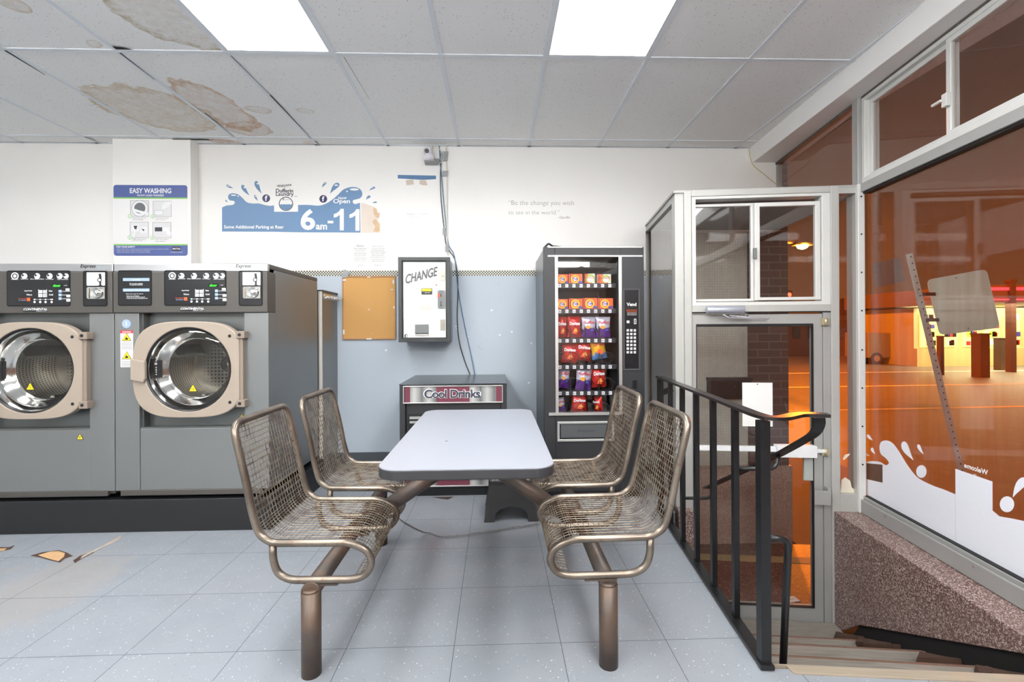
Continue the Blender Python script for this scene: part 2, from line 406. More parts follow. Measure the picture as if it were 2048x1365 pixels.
# beam over the street front
p1 = at(1499.4, 296, Z=HC); p2 = at(1851, 0, Z=HC); q1 = at(1507, 324, Z=2.675); q2 = at(1931, 0, Z=2.675)
def ext(a, c, Y): k = (Y-a[1])/(c[1]-a[1]); return a+(c-a)*k
t1 = WL(.0, 1.19); 
def sfx(t): return WL(.04, t)
P = []
for z_, (a, c) in ((2.675, (q1, q2)), (HC+.02, (p1, p2))):
    f_ = ext(a, c, W-.001); n_ = ext(a, c, YB); o_f = Vector((2.60, W-.001, 0)); o_n = WL(.12, (YB-OF[1])/ET[1])
    P.append([Vector((n_[0], YB, z_)), Vector((o_n[0], YB, z_)), Vector((2.60, W-.001, z_)), Vector((f_[0], W-.001, z_))])
b = MB(M('beam_paint', (243, 242, 240), .5, vary=.03, scale=4)); b.hexa(P[0]+P[1]); struct(b.build('trim_1', bevel=.004))

# floor
t = NT('floor_tile'); x, y, z = t.xyz()
S = .4063; FX, FY = -1.793, 2.229
gx = t.math('PINGPONG', t.math('SUBTRACT', x, FX), S/2); gy = t.math('PINGPONG', t.math('SUBTRACT', y, FY), S/2)
# plank-wide specks
line = t.math('LESS_THAN', t.math('MINIMUM', gx, gy), .0011)
ix = t.math('FLOOR', t.math('DIVIDE', t.math('SUBTRACT', x, FX), S)); iy = t.math('FLOOR', t.math('DIVIDE', t.math('SUBTRACT', y, FY), S))
cmb = t.add('CombineXYZ'); t.lk(ix, cmb.inputs[0]); t.lk(iy, cmb.inputs[1])
wnz = t.add('TexWhiteNoise'); t.lk(cmb.outputs[0], wnz.inputs[0])
mott = t.noise(5, 5)
base = t.mix(mott, s2l((134, 140, 147)), s2l((146, 151, 158)))
base = t.mix(t.math('MULTIPLY', wnz.outputs[0], .35), base, s2l((148, 152, 158)))
v1 = t.vor(46.); s1 = t.math('MULTIPLY', t.math('LESS_THAN', v1, .105), t.math('GREATER_THAN', t.noise(31, 2), .5))
v2 = t.vor(75.); s2 = t.math('MULTIPLY', t.math('LESS_THAN', v2, .115), t.math('GREATER_THAN', t.noise(47, 2), .52))
v3 = t.vor(62.); mp = t.add('Mapping'); mp.inputs[1].default_value = (3, 7, 0); t.lk(t.tc.outputs['Object'], mp.inputs[0])
v3 = t.vor(60., vec=mp.outputs[0]); s3 = t.math('MULTIPLY', t.math('LESS_THAN', v3, .13), t.math('GREATER_THAN', t.noise(21, 2, vec=mp.outputs[0]), .52))
base = t.mix(t.math('MULTIPLY', s1, .65), base, s2l((246, 248, 248))); base = t.mix(t.math('MULTIPLY', s2, .6), base, s2l((240, 244, 244))); base = t.mix(t.math('MULTIPLY', s3, .65), base, s2l((96, 108, 122)))
# worn patch to the left
pc = at(80, 1180, Z=0); rr = t.math('SQRT', t.math('ADD', t.math('POWER', t.math('DIVIDE', t.math('SUBTRACT', x, pc[0]), .32), 2.), t.math('POWER', t.math('DIVIDE', t.math('SUBTRACT', y, pc[1]), .42), 2.)))
rr = t.math('ADD', rr, t.math('MULTIPLY', t.math('SUBTRACT', t.noise(7, 5), .5), 2.)); worn = t.math('MULTIPLY', t.ramp(rr, 1., .6), .6)
base = t.mix(worn, base, s2l((152, 149, 146)))
grime = t.ramp(t.noise(1.4, 5), .55, .8); base = t.mix(t.math('MULTIPLY', grime, .25), base, s2l((120, 129, 138)))
base = t.mix(line, base, s2l((52, 60, 70)))
rg = t.ramp(t.noise(6, 4), .3, .7); rgh = t.math('ADD', t.math('MULTIPLY', rg, .15), .33)
MFLOOR = t.fin(base, rgh, spec=.45)
# raised floor with the stair well cut out (rail edge, first step edge)
ra = at(1520, 1335, Z=0); rb = at(1343, 1046, Z=0); FE = [Vector((ra[0], ra[1], 0)), Vector((rb[0], rb[1], 0))]
n1 = at(1578, 1340, Z=0); n2 = at(2048, 1362, Z=0); ND = (n2-n1).normalized()
def on_rail(Y): k = (Y-FE[0][1])/(FE[1][1]-FE[0][1]); return FE[0]+(FE[1]-FE[0])*k
c0 = on_rail(1.655); c1 = on_rail(3.0); sx2 = WL(-.02, (1.58-OF[1])/ET[1])
b = MB(MFLOOR)
pts = [(XL, YB), (2.6-.7, YB), (sx2[0], 1.56), (c0[0], 1.655), (c1[0], 3.0), (1.16, 3.09), (1.28, W), (XL, W)]
b.prism(pts[::-1], 0, -.14, 'xy'); floor = struct(b.build('floor'))
# torn places showing plywood
MPLY = M('bare_plywood', (196, 158, 116), .8, vary=.3, scale=9, stretch=(1, 9, 1)); MSCAR = M('torn_edge', (70, 52, 44), .9, vary=.3)
MBARE = M('bare_adhesive', (170, 158, 148), .8, vary=.25, scale=25)
def patch(pxs, m, z_): 
    b.cur = m; P_ = [at(u, v, Z=z_) for u, v in pxs]; b._add(P_, [tuple(range(len(P_)))[::-1]], False)
b = MB()
patch([(60, 1112), (85, 1105), (118, 1101), (134, 1106), (146, 1113), (130, 1118), (120, 1126), (102, 1122), (80, 1116)], MSCAR, .0006)
patch([(76, 1111), (100, 1104), (118, 1103), (130, 1107), (128, 1114), (117, 1123), (104, 1120), (84, 1114)], MPLY, .0012)
patch([(-10, 1095), (18, 1095), (30, 1091), (22, 1099), (-10, 1106)], MSCAR, .0006); patch([(-10, 1098), (14, 1097), (8, 1102), (-10, 1104)], MPLY, .0012)
patch([(146, 1122), (160, 1112), (190, 1102), (186, 1107), (164, 1118), (150, 1127)], MSCAR, .0006)
patch([(165, 1112), (200, 1095), (238, 1073), (244, 1074), (236, 1081), (186, 1105), (160, 1119)], MBARE, .0009)
patch([(862, 1183-188), (908, 994), (896, 1000), (880, 998)], MSCAR, .0009)
b.build('torn_floor_tile', floor)
# ================================================================ WASHERS
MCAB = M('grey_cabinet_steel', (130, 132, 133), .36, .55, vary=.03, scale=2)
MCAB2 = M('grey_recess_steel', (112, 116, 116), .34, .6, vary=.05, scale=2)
MTOP = M('brushed_top_trim', (176, 178, 180), .3, .8, vary=.05, scale=3, stretch=(1, 1, 40))
MFAS = M('charcoal_fascia', (78, 75, 72), .42, .2, vary=.06, scale=60)
MBLK = M('black_plastic', (20, 21, 24), .35, vary=.1)
MBLKG = M('black_gloss_panel', (26, 27, 31), .22, vary=.05)
MTAUPE = M('taupe_door_frame', (160, 147, 134), .38, vary=.02, scale=3)
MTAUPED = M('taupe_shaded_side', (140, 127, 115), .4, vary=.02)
MCHR = M('chrome', (215, 215, 212), .12, 1., vary=.03)
MSTL = M('polished_steel', (190, 190, 184), .2, 1., vary=.05, scale=6)
MWH = M('white_print', (232, 234, 236), .5, vary=.0)
MLBL = M('pale_blue_print', (150, 172, 208), .5, vary=.03)
MYEL = M('warning_yellow', (232, 208, 30), .45, vary=.03)
MRED = M('warning_red', (196, 40, 50), .45, vary=.03)
MORG = M('orange_button', (226, 92, 48), .4, vary=.03)
MGRN = M('green_display', (40, 235, 40), .5, vary=0, emit=2.2)
MRUB = M('black_rubber', (16, 16, 17), .6, vary=.1)
MTAN = M('dark_hole', (6, 6, 7), .9)
t = NT('drum_steel'); x, y, z = t.xyz()
an = t.math('ARCTAN2', z, x); u_ = t.math('MULTIPLY', an, 9.); v_ = t.math('MULTIPLY', y, 46.)
row = t.math('FLOOR', v_); uu = t.math('ADD', t.math('MULTIPLY', u_, 1.), t.math('MULTIPLY', t.math('FLOORED_MODULO', row, 2.), .25))
du = t.math('SUBTRACT', t.math('FLOORED_MODULO', t.math('MULTIPLY', uu, 2.), 1.), .5); dv = t.math('SUBTRACT', t.math('FLOORED_MODULO', v_, 1.), .5)
hole = t.math('LESS_THAN', t.math('ADD', t.math('MULTIPLY', du, du), t.math('MULTIPLY', dv, dv)), .075)
MDRUM = t.fin(t.mix(hole, s2l((190, 184, 170)), (.01, .01, .01)), .3, t.math('SUBTRACT', .9, t.math('MULTIPLY', hole, .9)))
t = NT('drum_back'); x, y, z = t.xyz(); g = t.vor(42., rnd=0.)
MDB = t.fin(t.mix(t.math('LESS_THAN', g, .3), s2l((150, 147, 140)), (.01, .01, .01)), .3, .7)
MGLS = glass_mat('door_glass', refl=1.3)

YW = 2.945                      # plane of the washer fronts
PXW = at(540, 800, Y=YW)[0]-at(231.2, 800, Y=YW)[0]
ZT = at(400, 527.5, Y=YW)[2]; ZBm = at(400, 990, Y=YW)[2]
DPW = .80
def tri(b, cx, cz, w, y, glyph='bolt'):
    h = w*.88
    b.cur = MBLK; b.prism([(cx-w/2, cz), (cx+w/2, cz), (cx, cz+h)], y, y-.0004)
    b.cur = MYEL; k = .82; b.prism([(cx-w/2*k, cz+h*.06), (cx+w/2*k, cz+h*.06), (cx, cz+h*.92)], y-.0006, y-.001)
    b.cur = MBLK
    if glyph == 'bolt': b.prism([(cx+.04*w, cz+h*.62), (cx-.1*w, cz+h*.36), (cx, cz+h*.36), (cx-.05*w, cz+h*.14), (cx+.11*w, cz+h*.42), (cx+.01*w, cz+h*.42), (cx+.1*w, cz+h*.62)], y-.0012, y-.0014)
    elif glyph == 'hand':
        b.prism([(cx-.2*w, cz+h*.16), (cx+.12*w, cz+h*.16), (cx+.2*w, cz+h*.3), (cx, cz+h*.4), (cx-.02*w, cz+h*.6), (cx-.1*w, cz+h*.35)], y-.0012, y-.0014)
    else:
        for k in (-1, 0, 1): b.box(cx+k*.1*w-.01*w, cx+k*.1*w+.012*w, y-.0014, y-.0012, cz+h*.2, cz+h*.55)
def washer(label, left, ex):
    dx = -PXW if left else 0.
    base = at(231.2, 990, Y=YW); x0 = base[0]; x1 = x0+PXW-.004
    r = thing('washing_machine', label, 'washing machine', (x0+dx, YW, ZBm), group='front loading washers on the black plinth')
    T = Matrix.Translation(Vector((-x0, -YW, -ZBm)))
    def mb(m=None): b = MB(m); b.T = T; return b
    def Q(u, v, Y=YW): p = at(u, v, Y=Y); return p[0], p[2]
    zf = Q(400, 626)[1]; rx0, rz1 = Q(278, 627); rx1, rz0 = Q(488, 856); rx1 = Q(489, 800)[0]
    # cabinet: shell with a deep recess around the door
    b = mb(MCAB); yb = YW+DPW; zt = ZT-.03
    b.box(x0, rx0, YW, YW+.09, ZBm+.03, zf); b.box(rx1, x1, YW, YW+.09, ZBm+.03, zf)
    b.box(rx0+.001, rx1-.001, YW+.003, YW+.09, ZBm+.03, rz0)
    b.box(x0+.002, x0+.012, YW+.09, yb, ZBm+.02, zt); b.box(x1-.012, x1-.002, YW+.09, yb, ZBm+.02, zt); b.box(x0+.012, x1-.012, yb-.01, yb, ZBm+.02, zt); b.box(x0+.012, x1-.012, YW+.09, yb-.01, ZBm+.02, ZBm+.03)
    b.build('cabinet', r, bevel=.003)
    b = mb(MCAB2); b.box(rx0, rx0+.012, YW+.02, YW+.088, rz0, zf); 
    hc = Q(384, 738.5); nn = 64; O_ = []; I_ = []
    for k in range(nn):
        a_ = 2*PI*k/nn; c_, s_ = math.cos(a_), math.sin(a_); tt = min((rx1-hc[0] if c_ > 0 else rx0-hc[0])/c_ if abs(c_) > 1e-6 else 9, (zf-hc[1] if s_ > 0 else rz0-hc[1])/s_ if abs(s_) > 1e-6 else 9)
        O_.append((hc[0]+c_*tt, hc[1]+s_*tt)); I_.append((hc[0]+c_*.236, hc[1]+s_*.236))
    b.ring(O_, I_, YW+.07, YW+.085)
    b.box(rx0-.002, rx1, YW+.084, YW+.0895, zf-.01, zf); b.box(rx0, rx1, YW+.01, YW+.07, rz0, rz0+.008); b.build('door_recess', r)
    b = mb(MFAS); b.box(x0+.012, x1-.012, YW+.02, YW+.3, ZBm+.008, ZBm+.045)
    b.box(x0+.03, x1-.04, YW-.004, YW+.02, ZBm+.0, ZBm+.035); b.build('toe_rail', r, bevel=.004)
    b = mb(MRUB); 
    for xx in (x0+.12, x1-.12):
        for yy in (YW+.1, yb-.1): b.cyl((xx, yy, .195), (xx, yy, ZBm+.03), .03)
    b.build('foot', r)
    b = mb(MTOP); b.box(x0, x1, YW-.006, YW+.02, Q(400, 543.5)[1], ZT); b.build('top_trim', r, bevel=.004)
    b = mb(MFAS); b.box(x0+.002, x1-.002, YW+.02, yb, zt, ZT-.001); b.build('top_lid', r, bevel=.003)
    b = mb(MFAS); b.box(x0, x1, YW-.012, YW+.10, zf, Q(400, 543.5)[1]); fas = b.build('control_fascia', r, bevel=.005)
    # control panel
    def panel(u0, v0, u1, v1, nm, m=MBLKG):
        a = Q(u0, v1); c = Q(u1, v0); b = mb(MTAN); b.ring(rrect(a[0]-.006, c[0]+.006, a[1]-.006, c[1]+.006, .012), rrect(a[0], c[0], a[1], c[1], .008), YW-.0135, YW-.011)
        b.cur = m; b.prism(rrect(a[0], c[0], a[1], c[1], .008), YW-.014, YW-.011); return b
    yp = YW-.0152
    b = panel(333.5, 543.5, 453, 610.5, 'p'); cp = b.build('control_panel', r)
    b = mb(MWH)
    def PT(u, v): q = Q(u, v, yp); return (q[0], yp, q[1])
    def rect(u0, v0, u1, v1, m=None, dy=0.):
        if m: b.cur = m
        a = Q(u0, v1, yp); c = Q(u1, v0, yp); b.box(a[0], c[0], yp-.0004-dy, yp-dy, a[1], c[1])
    for (u, s_) in ((344.5, 7), (363, 5.5), (388, 5.5), (412.5, 5.5), (432, 5.5), (444.5, 5)):
        q = Q(u, 552, yp)
        b.cur = MWH; b.prism(circ(q[0], q[1], s_*.0031, 20), yp, yp-.0004); b.cur = MBLKG
        b.ring(circ(q[0], q[1], s_*.0022, 20), circ(q[0], q[1], s_*.0014, 20), yp-.0006, yp-.0009) if s_ > 6 else b.prism([(q[0]-.014, q[1]+.016), (q[0]+.002, q[1]+.003), (q[0]-.014, q[1]-.004)], yp-.0006, yp-.0008)
    b.cur = MWH
    for (u, s_) in ((344.5, 'Load Washer'), (363, 'Select Cycle'), (388, 'Select Optional Extras'), (412.5, 'Add Detergent'), (438, 'Insert Coins/Card')): b.text(s_, PT(u, 559.5), w=.0031*min(26, len(s_)*1.15), anchor='c', bold=.01)
    for (u, v, s_, an_) in ((378, 583, 'SuperWash', 'r'), (378, 590.5, 'Warm', 'r'), (411, 583, 'Hot', 'l'), (411, 590.5, 'Cold', 'l')): b.text(s_, PT(u, v), h=.009, anchor=an_, bold=.02)
    for (u, v, s_) in ((395, 585, '1'), (402.5, 585, '2'), (395, 592.5, '3'), (402.5, 592.5, '4')):
        rect(u-3, v-5, u+3, v+1.2, MWH); b.cur = MBLK; p = PT(u, v); b.text(s_, (p[0], yp-.001, p[2]), h=.012, anchor='c')
    rect(390.5, 578.5, 391.3, 594, MWH); rect(406.5, 578.5, 407.3, 594)
    for (i, u) in enumerate((383, 394, 404.5, 416.5)):
        rect(u-1.6 if i < 3 else u-2.5, 597.2, u+1.6 if i < 3 else u+2.5, 599.4, MWH); q = Q(u, 603.5, yp); b.prism(circ(q[0], q[1], .0065, 14), yp, yp-.0005)
    rect(383, 598, 416, 598.5)
    rect(368, 595, 374.5, 601.5, MORG)
    b.cur = MORG; b.text('Press & Hold', PT(366.5, 597.5), h=.006, anchor='r'); b.cur = MLBL; b.text('to restart', PT(366.5, 600.8), h=.006, anchor='r')
    for v in (579.5, 586.8, 594): rect(430, v, 436, v+5.2, MLBL); b.cur = MWH; b.text('EXTRA RINSE', PT(437, v+3.8), h=.0055)
    for (v, u) in ((576.5, 444), (589, 445.5), (597.7, 445.5)): rect(u, v, u+7.5, v+4.8, MWH, .0006)
    b.cur = MWH; b.text('o-(o)', PT(440.5, 572), h=.008)
    b.build('panel_print', cp)
    b = mb(MTAN); a = Q(417.5, 574, yp); c = Q(436, 567.5, yp); b.box(a[0], c[0], yp-.0004, yp, a[1], c[1])
    p = PT(426.5, 573.2); b.cur = MGRN; b.text('door', (p[0], yp-.0008, p[2]), w=.0315*1.35, h=.0135, anchor='c', shear=.15, bold=.01); b.build('led_display', cp)
    # coin unit
    b = panel(482, 544, 525, 610.5, 'c'); cu = b.build('coin_unit', r)
    yp2 = yp; b = mb(MWH); a = Q(485.5, 571, yp); c = Q(521, 544.8, yp); b.prism(rrect(a[0], c[0], a[1], c[1], .004), yp, yp-.002)
    b.cur = MBLK; q = Q(511, 560, yp); ys = yp-.0024
    b.prism([(q[0]-.006, q[1]+.038), (q[0]+.008, q[1]+.038), (q[0]+.012, q[1]+.008), (q[0]-.002, q[1]+.008)], ys, ys-.0004)
    b.ring(circ(q[0]-.001, q[1], .013, 16), circ(q[0]-.001, q[1], .008, 16), ys, ys-.0004); b.prism([(q[0]-.002, q[1]-.01), (q[0]+.009, q[1]-.01), (q[0]+.009, q[1]-.032), (q[0]-.002, q[1]-.032)], ys, ys-.0004)
    b.box(q[0]-.008, q[0]+.016, ys-.0004, ys, q[1]-.036, q[1]-.031); b.build('coin_diagram_plate', cu)
    b = mb(MCHR); a = Q(487, 597.5, yp); c = Q(521, 573.5, yp); b.box(a[0], c[0], yp-.003, yp, a[1], c[1])
    q = Q(506.5, 585.5, yp); b.lathe([(0, -.02), (.012, -.019), (.016, -.006), (.022, -.008), (.031, -.013), (.034, -.004)], (q[0], yp, q[1]), 'y', 28)
    b.box(q[0]-.058, q[0]-.046, yp-.008, yp, a[1]+.004, c[1]-.006); b.build('coin_slot', cu, bevel=.001)
    # instruction panel
    b = panel(241.5, 543.5, 304.5, 610.5, 'i'); ip = b.build('instruction_panel', r)
    b = mb(MLBL); rect(246, 556.5, 299, 562.5, MLBL); rect(246, 577.5, 299, 583.5, MLBL)
    b.cur = MWH; b.text('ALWAYS', (PT(272.5, 561.6)[0], yp-.001, PT(272, 561.4)[2]), h=.008, anchor='c'); b.text('IF IN DOUBT - READ BEFORE USE', (PT(272.5, 582)[0], yp-.001, PT(272, 582)[2]), h=.006, w=.14, anchor='c')
    for v, s_ in ((568.5, 'Do not allow children'), (571.8, 'to operate machine.')): b.text(s_, PT(272.5, v), w=.077, anchor='c', bold=.01)
    for v, s_, w_ in ((589.8, 'Never try to open the door if:', .1), (593.3, '- Drum has not finished', .075), (595.9, '- Cycle has not completely stopped', .11), (598.6, '- Water has not been completely drained', .125)): b.text(s_, PT(252, v), w=w_, bold=.01)
    b.build('instruction_print', ip)
    b = mb(MBLK); p = Q(485, 534, YW-.0068); b.text('Express', (p[0]+.002, YW-.0068, Q(487, 538)[1]), w=.088, anchor='c', shear=.25, bold=.02)
    b.cur = M('faded_blue_print', (170, 184, 200), .4, vary=0); b.text('Wash', (Q(514, 534)[0], YW-.0068, Q(487, 538)[1]), w=.05, anchor='c', shear=.25); b.build('express_lettering', r)
    b = mb(MBLK); a = Q(361, 623, YW-.0125); c = Q(408, 615.5, YW-.0125); b.box(a[0], c[0], YW-.0135, YW-.0125, a[1], c[1]); b.cur = MWH
    b.text('CONTINENTAL', ((a[0]+c[0])/2, YW-.014, a[1]+.009), w=.139, h=.013, anchor='c', shear=.25, bold=.03); b.text('GIRBAU, INC.', (c[0]-.004, YW-.014, a[1]+.001), w=.06, h=.0055, anchor='r'); b.build('maker_nameplate', r)
    # ---- door
    cx, cz = Q(384, 738.5); R = .2505
    dr = thing('door', None, None, (cx-x0, -.02, cz-ZBm)); dr.parent = r
    b = MB(MTAUPE)
    def se(a, c_, n_, off=0, N=96):
        o = []
        for i in range(N):
            th = 2*PI*i/N; c, s_ = math.cos(th), math.sin(th)
            o.append((off+a*math.copysign(abs(c)**(2/n_), c), c_*math.copysign(abs(s_)**(2/n_), s_)))
        return o
    h = .287; wd = .322
    out = se(wd, h, 3.3, .0); inn = circ(0, 0, R, 96)
    def cut(o): return [(min(x_, .30), z_) for x_, z_ in o]
    b.ring(cut(out), inn, -.02, .03); b.build('door_frame', dr, bevel=.006)
    b = MB(MTAUPED); b.box(.296, .318, -.012, .035, -.20, .20)
    for zz in (-.205, .205): b.box(.285, .335, -.028, .03, zz-.022, zz+.022)
    b.build('hinge', dr, bevel=.004)
    for xx, zz in ((.245, .198), (.245, -.198), (.306, .205), (.306, -.205)):
        b = MB(MBLK); b.cyl((xx, -.0295 if xx > .3 else -.0205, zz), (xx, -.02, zz), .0095); b.build('screw_cap', dr)
    b = MB(MTAUPE); b.prism([(-.318, -.058), (-.245, -.075), (-.235, -.05), (-.235, .055), (-.262, .057), (-.318, .07)], -.043, -.0195); b.build('handle', dr, bevel=.006)
    b = MB(MBLK); b.lathe([(R-.001, -.018), (R-.007, -.014), (R-.010, -.004)], (0, 0, 0)); b.build('door_gasket', dr)
    b = MB(MCHR); b.lathe([(R-.010, -.004), (R-.018, .012), (R-.022, .028), (R-.03, .045), (R-.052, .06), (R-.058, .075), (R-.07, .085)], (0, 0, 0)); b.build('door_ring', dr)
    b = MB(MGLS); b.lathe([(0, .0), (.12, .001), (.2, .004), (R-.012, .012)], (0, 0, 0)); b.build('door_glass', dr)
    b = MB(MBLK); b.box(-.215, -.18, .002, .03, -.05, .055); b.cur = MCHR
    for zz in (.072, .05, .03, .012, -.01, -.03, -.062): b.cyl((-.197, -.001, zz), (-.197, .004, zz), .004)
    b.box(-.205, -.19, -.002, .003, .028, .04); b.box(-.2, -.193, -.001, .003, -.02, .005); b.build('latch', dr, bevel=.001)
    b = MB(); tri(b, .02 if not left else -.01, -.134 if not left else -.115, .052, -.004, 'heat'); b.build('heat_sticker', dr)
    b = MB(MDRUM); b.lathe([(R-.06, .08), (.235, .10), (.235, .42)], (0, 0, 0), seg=64); 
    b.cur = MDB; b.lathe([(.235, .42), (.1, .425), (0, .425)], (0, 0, 0)); b.cur = MSTL; b.lathe([(0, .40), (.05, .402), (.055, .424)], (0, 0, 0), seg=24)
    for k in range(3):
        a = k*2*PI/3+.6; c_, s_ = math.cos(a), math.sin(a)
        q = [(.234*math.cos(a-.2), .234*math.sin(a-.2)), (.234*math.cos(a+.2), .234*math.sin(a+.2)), (.165*math.cos(a+.05), .165*math.sin(a+.05)), (.165*math.cos(a-.05), .165*math.sin(a-.05))]
        b.prism(q, .11, .41)
    b.build('drum', dr)
    # stickers
    b = mb(MWH); a = Q(241, 735, YW-.001); c = Q(266, 661.5, YW-.001); y_ = YW-.0006; b.box(a[0], c[0], y_-.0004, y_, a[1], c[1]); b.cur = MRED; z1 = Q(250, 667)[1]; b.box(a[0], c[0], y_-.0008, y_-.0004, z1, c[1])
    b.cur = MWH; b.text('WARNING', ((a[0]+c[0])/2, y_-.001, z1+.004), h=.008, anchor='c', bold=.02)
    tri(b, (a[0]+c[0])/2, Q(250, 682.5)[1], .056, y_-.0006, 'hand'); tri(b, (a[0]+c[0])/2, Q(250, 719)[1], .056, y_-.0006, 'hand')
    b.cur = M('grey_print', (140, 140, 142), .5, vary=0)
    for v in (687, 690, 693, 696, 699, 724, 727, 730, 733): b.box(a[0]+.006, c[0]-.006, y_-.0008, y_-.0004, Q(250, v)[1], Q(250, v)[1]+.003)
    b.build('warning_sticker', r)
    b = mb(MLBL); q = Q(253, 648); b.prism(circ(q[0], q[1], .026, 28), YW-.0004, YW-.001); b.cur = MWH; b.text('i', (q[0], YW-.0014, q[1]-.012), h=.026, anchor='c', bold=.03); b.build('round_blue_sticker', r)
    b = mb(); q = Q(484, 839, YW+.07) if not left else Q(470, 876)
    tri(b, q[0], q[1], .04, YW+.0685 if not left else YW+.0015, 'bolt'); b.build('electric_sticker', r)
    return r
washer('grey front-load washer on the right, beside the mesh seats, all of it in view', False, 0)
washer('grey front-load washer at the left edge of the photo, partly cut off by it', True, 0)
MPL = M('black_painted_plinth', (23, 24, 27), .5, vary=.25, scale=6, bump=.2)
b = MB(MPL); pa = at(500, 1060, Z=0); pb = at(640, 960, Z=0)
b.box(-4.6, at(540, 1058, Z=0)[0]+.02, 2.935, W-.36, 0, .195); tag(b.build('plinth', bevel=.004), 'long black painted plinth carrying the grey washers', 'plinth')

# narrow panel cabinet between the washers and the back wall
xw = at(637, 700, Y=3.80)[0]
r = thing('wall_cabinet', 'tall narrow grey partition with a cream front edge and white loops, behind the washers', 'partition', (xw, 3.80, 0))
MCRM = M('cream_edge', (206, 203, 195), .5, vary=.03)
b = MB(MCAB); zc = at(650, 583, Y=3.8)[2]; b.box(-.02, .028, .01, W-3.802, 0, zc); b.build('panel', r, bevel=.002)
b = MB(MCRM); b.box(-.0, .028, 0, .01, 0, zc); b.build('front_edge', r)
b = MB(MDG); b.box(-.025, .034, .0, W-3.803, zc, zc+.012); b.build('top_cap', r)
b = MB(MCHR)
for k in range(5):
    y0 = .06+k*.062
    b.tube([(.028+.028*(1-math.cos(a))*.9, y0+.03*k*0+.0, zc-.035-.018*math.sin(a)*1.0+.0) for a in [PI*j/8 for j in range(9)]], .0035, 6)
    b.tube([(.03, y0, zc-.02), (.045, y0, zc-.045), (.072, y0+.005, zc-.05), (.09, y0+.01, zc-.03)], .0035, 6)
b.box(.028, .034, .05, .33, zc-.055, zc-.015); b.build('hook_strip', r)
# ================================================================ THINGS ON THE BACK WALL
def wq(Y): return lambda u, v: (lambda p: (p[0], p[2]))(at(u, v, Y=Y))
# instruction poster on the pillar
YP = W-.11
Q = wq(YP); a = Q(228, 511); c = Q(375, 369); x0, x1, z0, z1 = a[0], c[0], Q(300, 512)[1], Q(300, 370.5)[1]; yy = YP-.0015
MPB = M('poster_blue', (84, 100, 158), .4, vary=.03, scale=3); MPG = M('poster_green', (136, 200, 96), .4, vary=.02); MPW = M('poster_white', (236, 235, 236), .35, vary=.01)
MINK = M('dark_ink', (58, 58, 66), .5, vary=0); MGI = M('grey_ink', (104, 106, 110), .5, vary=0)
r = thing('poster', 'washing instruction poster with blue bands and four drawings, on the pillar above the washers', 'poster', (x0, YP, z0))
T = Matrix.Translation(Vector((-x0, -YP, -z0)))
b = MB(MPW); b.T = T; O = rrect(x0, x1, z0, z1, .022); b.prism(O, YP-.0015, YP-.0002); b.build('sheet', r)
zt_ = Q(300, 398)[1]; zb_ = Q(300, 488.5)[1]
b = MB(MPB); b.T = T; y_ = YP-.0019
def clipz(O, lo, hi):
    return [(x_, max(lo, min(hi, z_))) for x_, z_ in O]
b.prism(clipz(O, zt_+.01, 9), y_, y_-.0003); b.prism(clipz(O, -9, zb_-.01), y_, y_-.0003)
b.cur = MPG; b.box(x0, x1, y_-.0005, y_, zt_, zt_+.011); b.box(x0, x1, y_-.0005, y_, zb_-.011, zb_)
b.cur = MWH; y2 = y_-.0008; xc = (x0+x1)/2
def PQ(u, v): q = Q(u, v); return (q[0], y2, q[1])
b.text('EASY WASHING', PQ(301.5, 387), w=Q(343, 387)[0]-Q(260, 387)[0], h=.042, anchor='c', bold=.03)
b.text('FRONT-LOAD WASHERS', PQ(301.5, 393.2), w=.215, h=.016, anchor='c', bold=.02)
b.text('FOR YOUR SAFETY', PQ(233.5, 495.8), w=.15, h=.014, bold=.03)
for v, s_, w_ in ((499.8, '\u2022 Never handle items containing cooking oil, flammable liquids near machines or dryers', .42), (503, '\u2022 Never reach into the washer while they are operating', .27), (506, '\u2022 Never allow children to play on or around the washers', .27)): b.text(s_, PQ(233.5, v), w=w_, h=.008)
q = Q(353.5, 498); b.cur = MINK; b.prism(rrect(q[0]-.036, q[0]+.036, q[1]-.018, q[1]+.018, .01), y2, y2-.0003); b.cur = MWH; b.text('MAYTAG', (q[0], y2-.0006, q[1]-.007), w=.06, h=.014, anchor='c', bold=.03); b.text('COMMERCIAL LAUNDRY', (q[0], y2, q[1]-.032), w=.1, h=.007, anchor='c')
b.build('print', r)
b = MB(MINK); b.T = T
boxes = [(261, 401.5, 298, 433.5), (306.5, 402.5, 343, 434), (260.5, 444.5, 297.5, 476), (306, 445, 342.5, 476.5)]
MPG2 = M('pale_grey_print', (222, 222, 224), .5, vary=0)
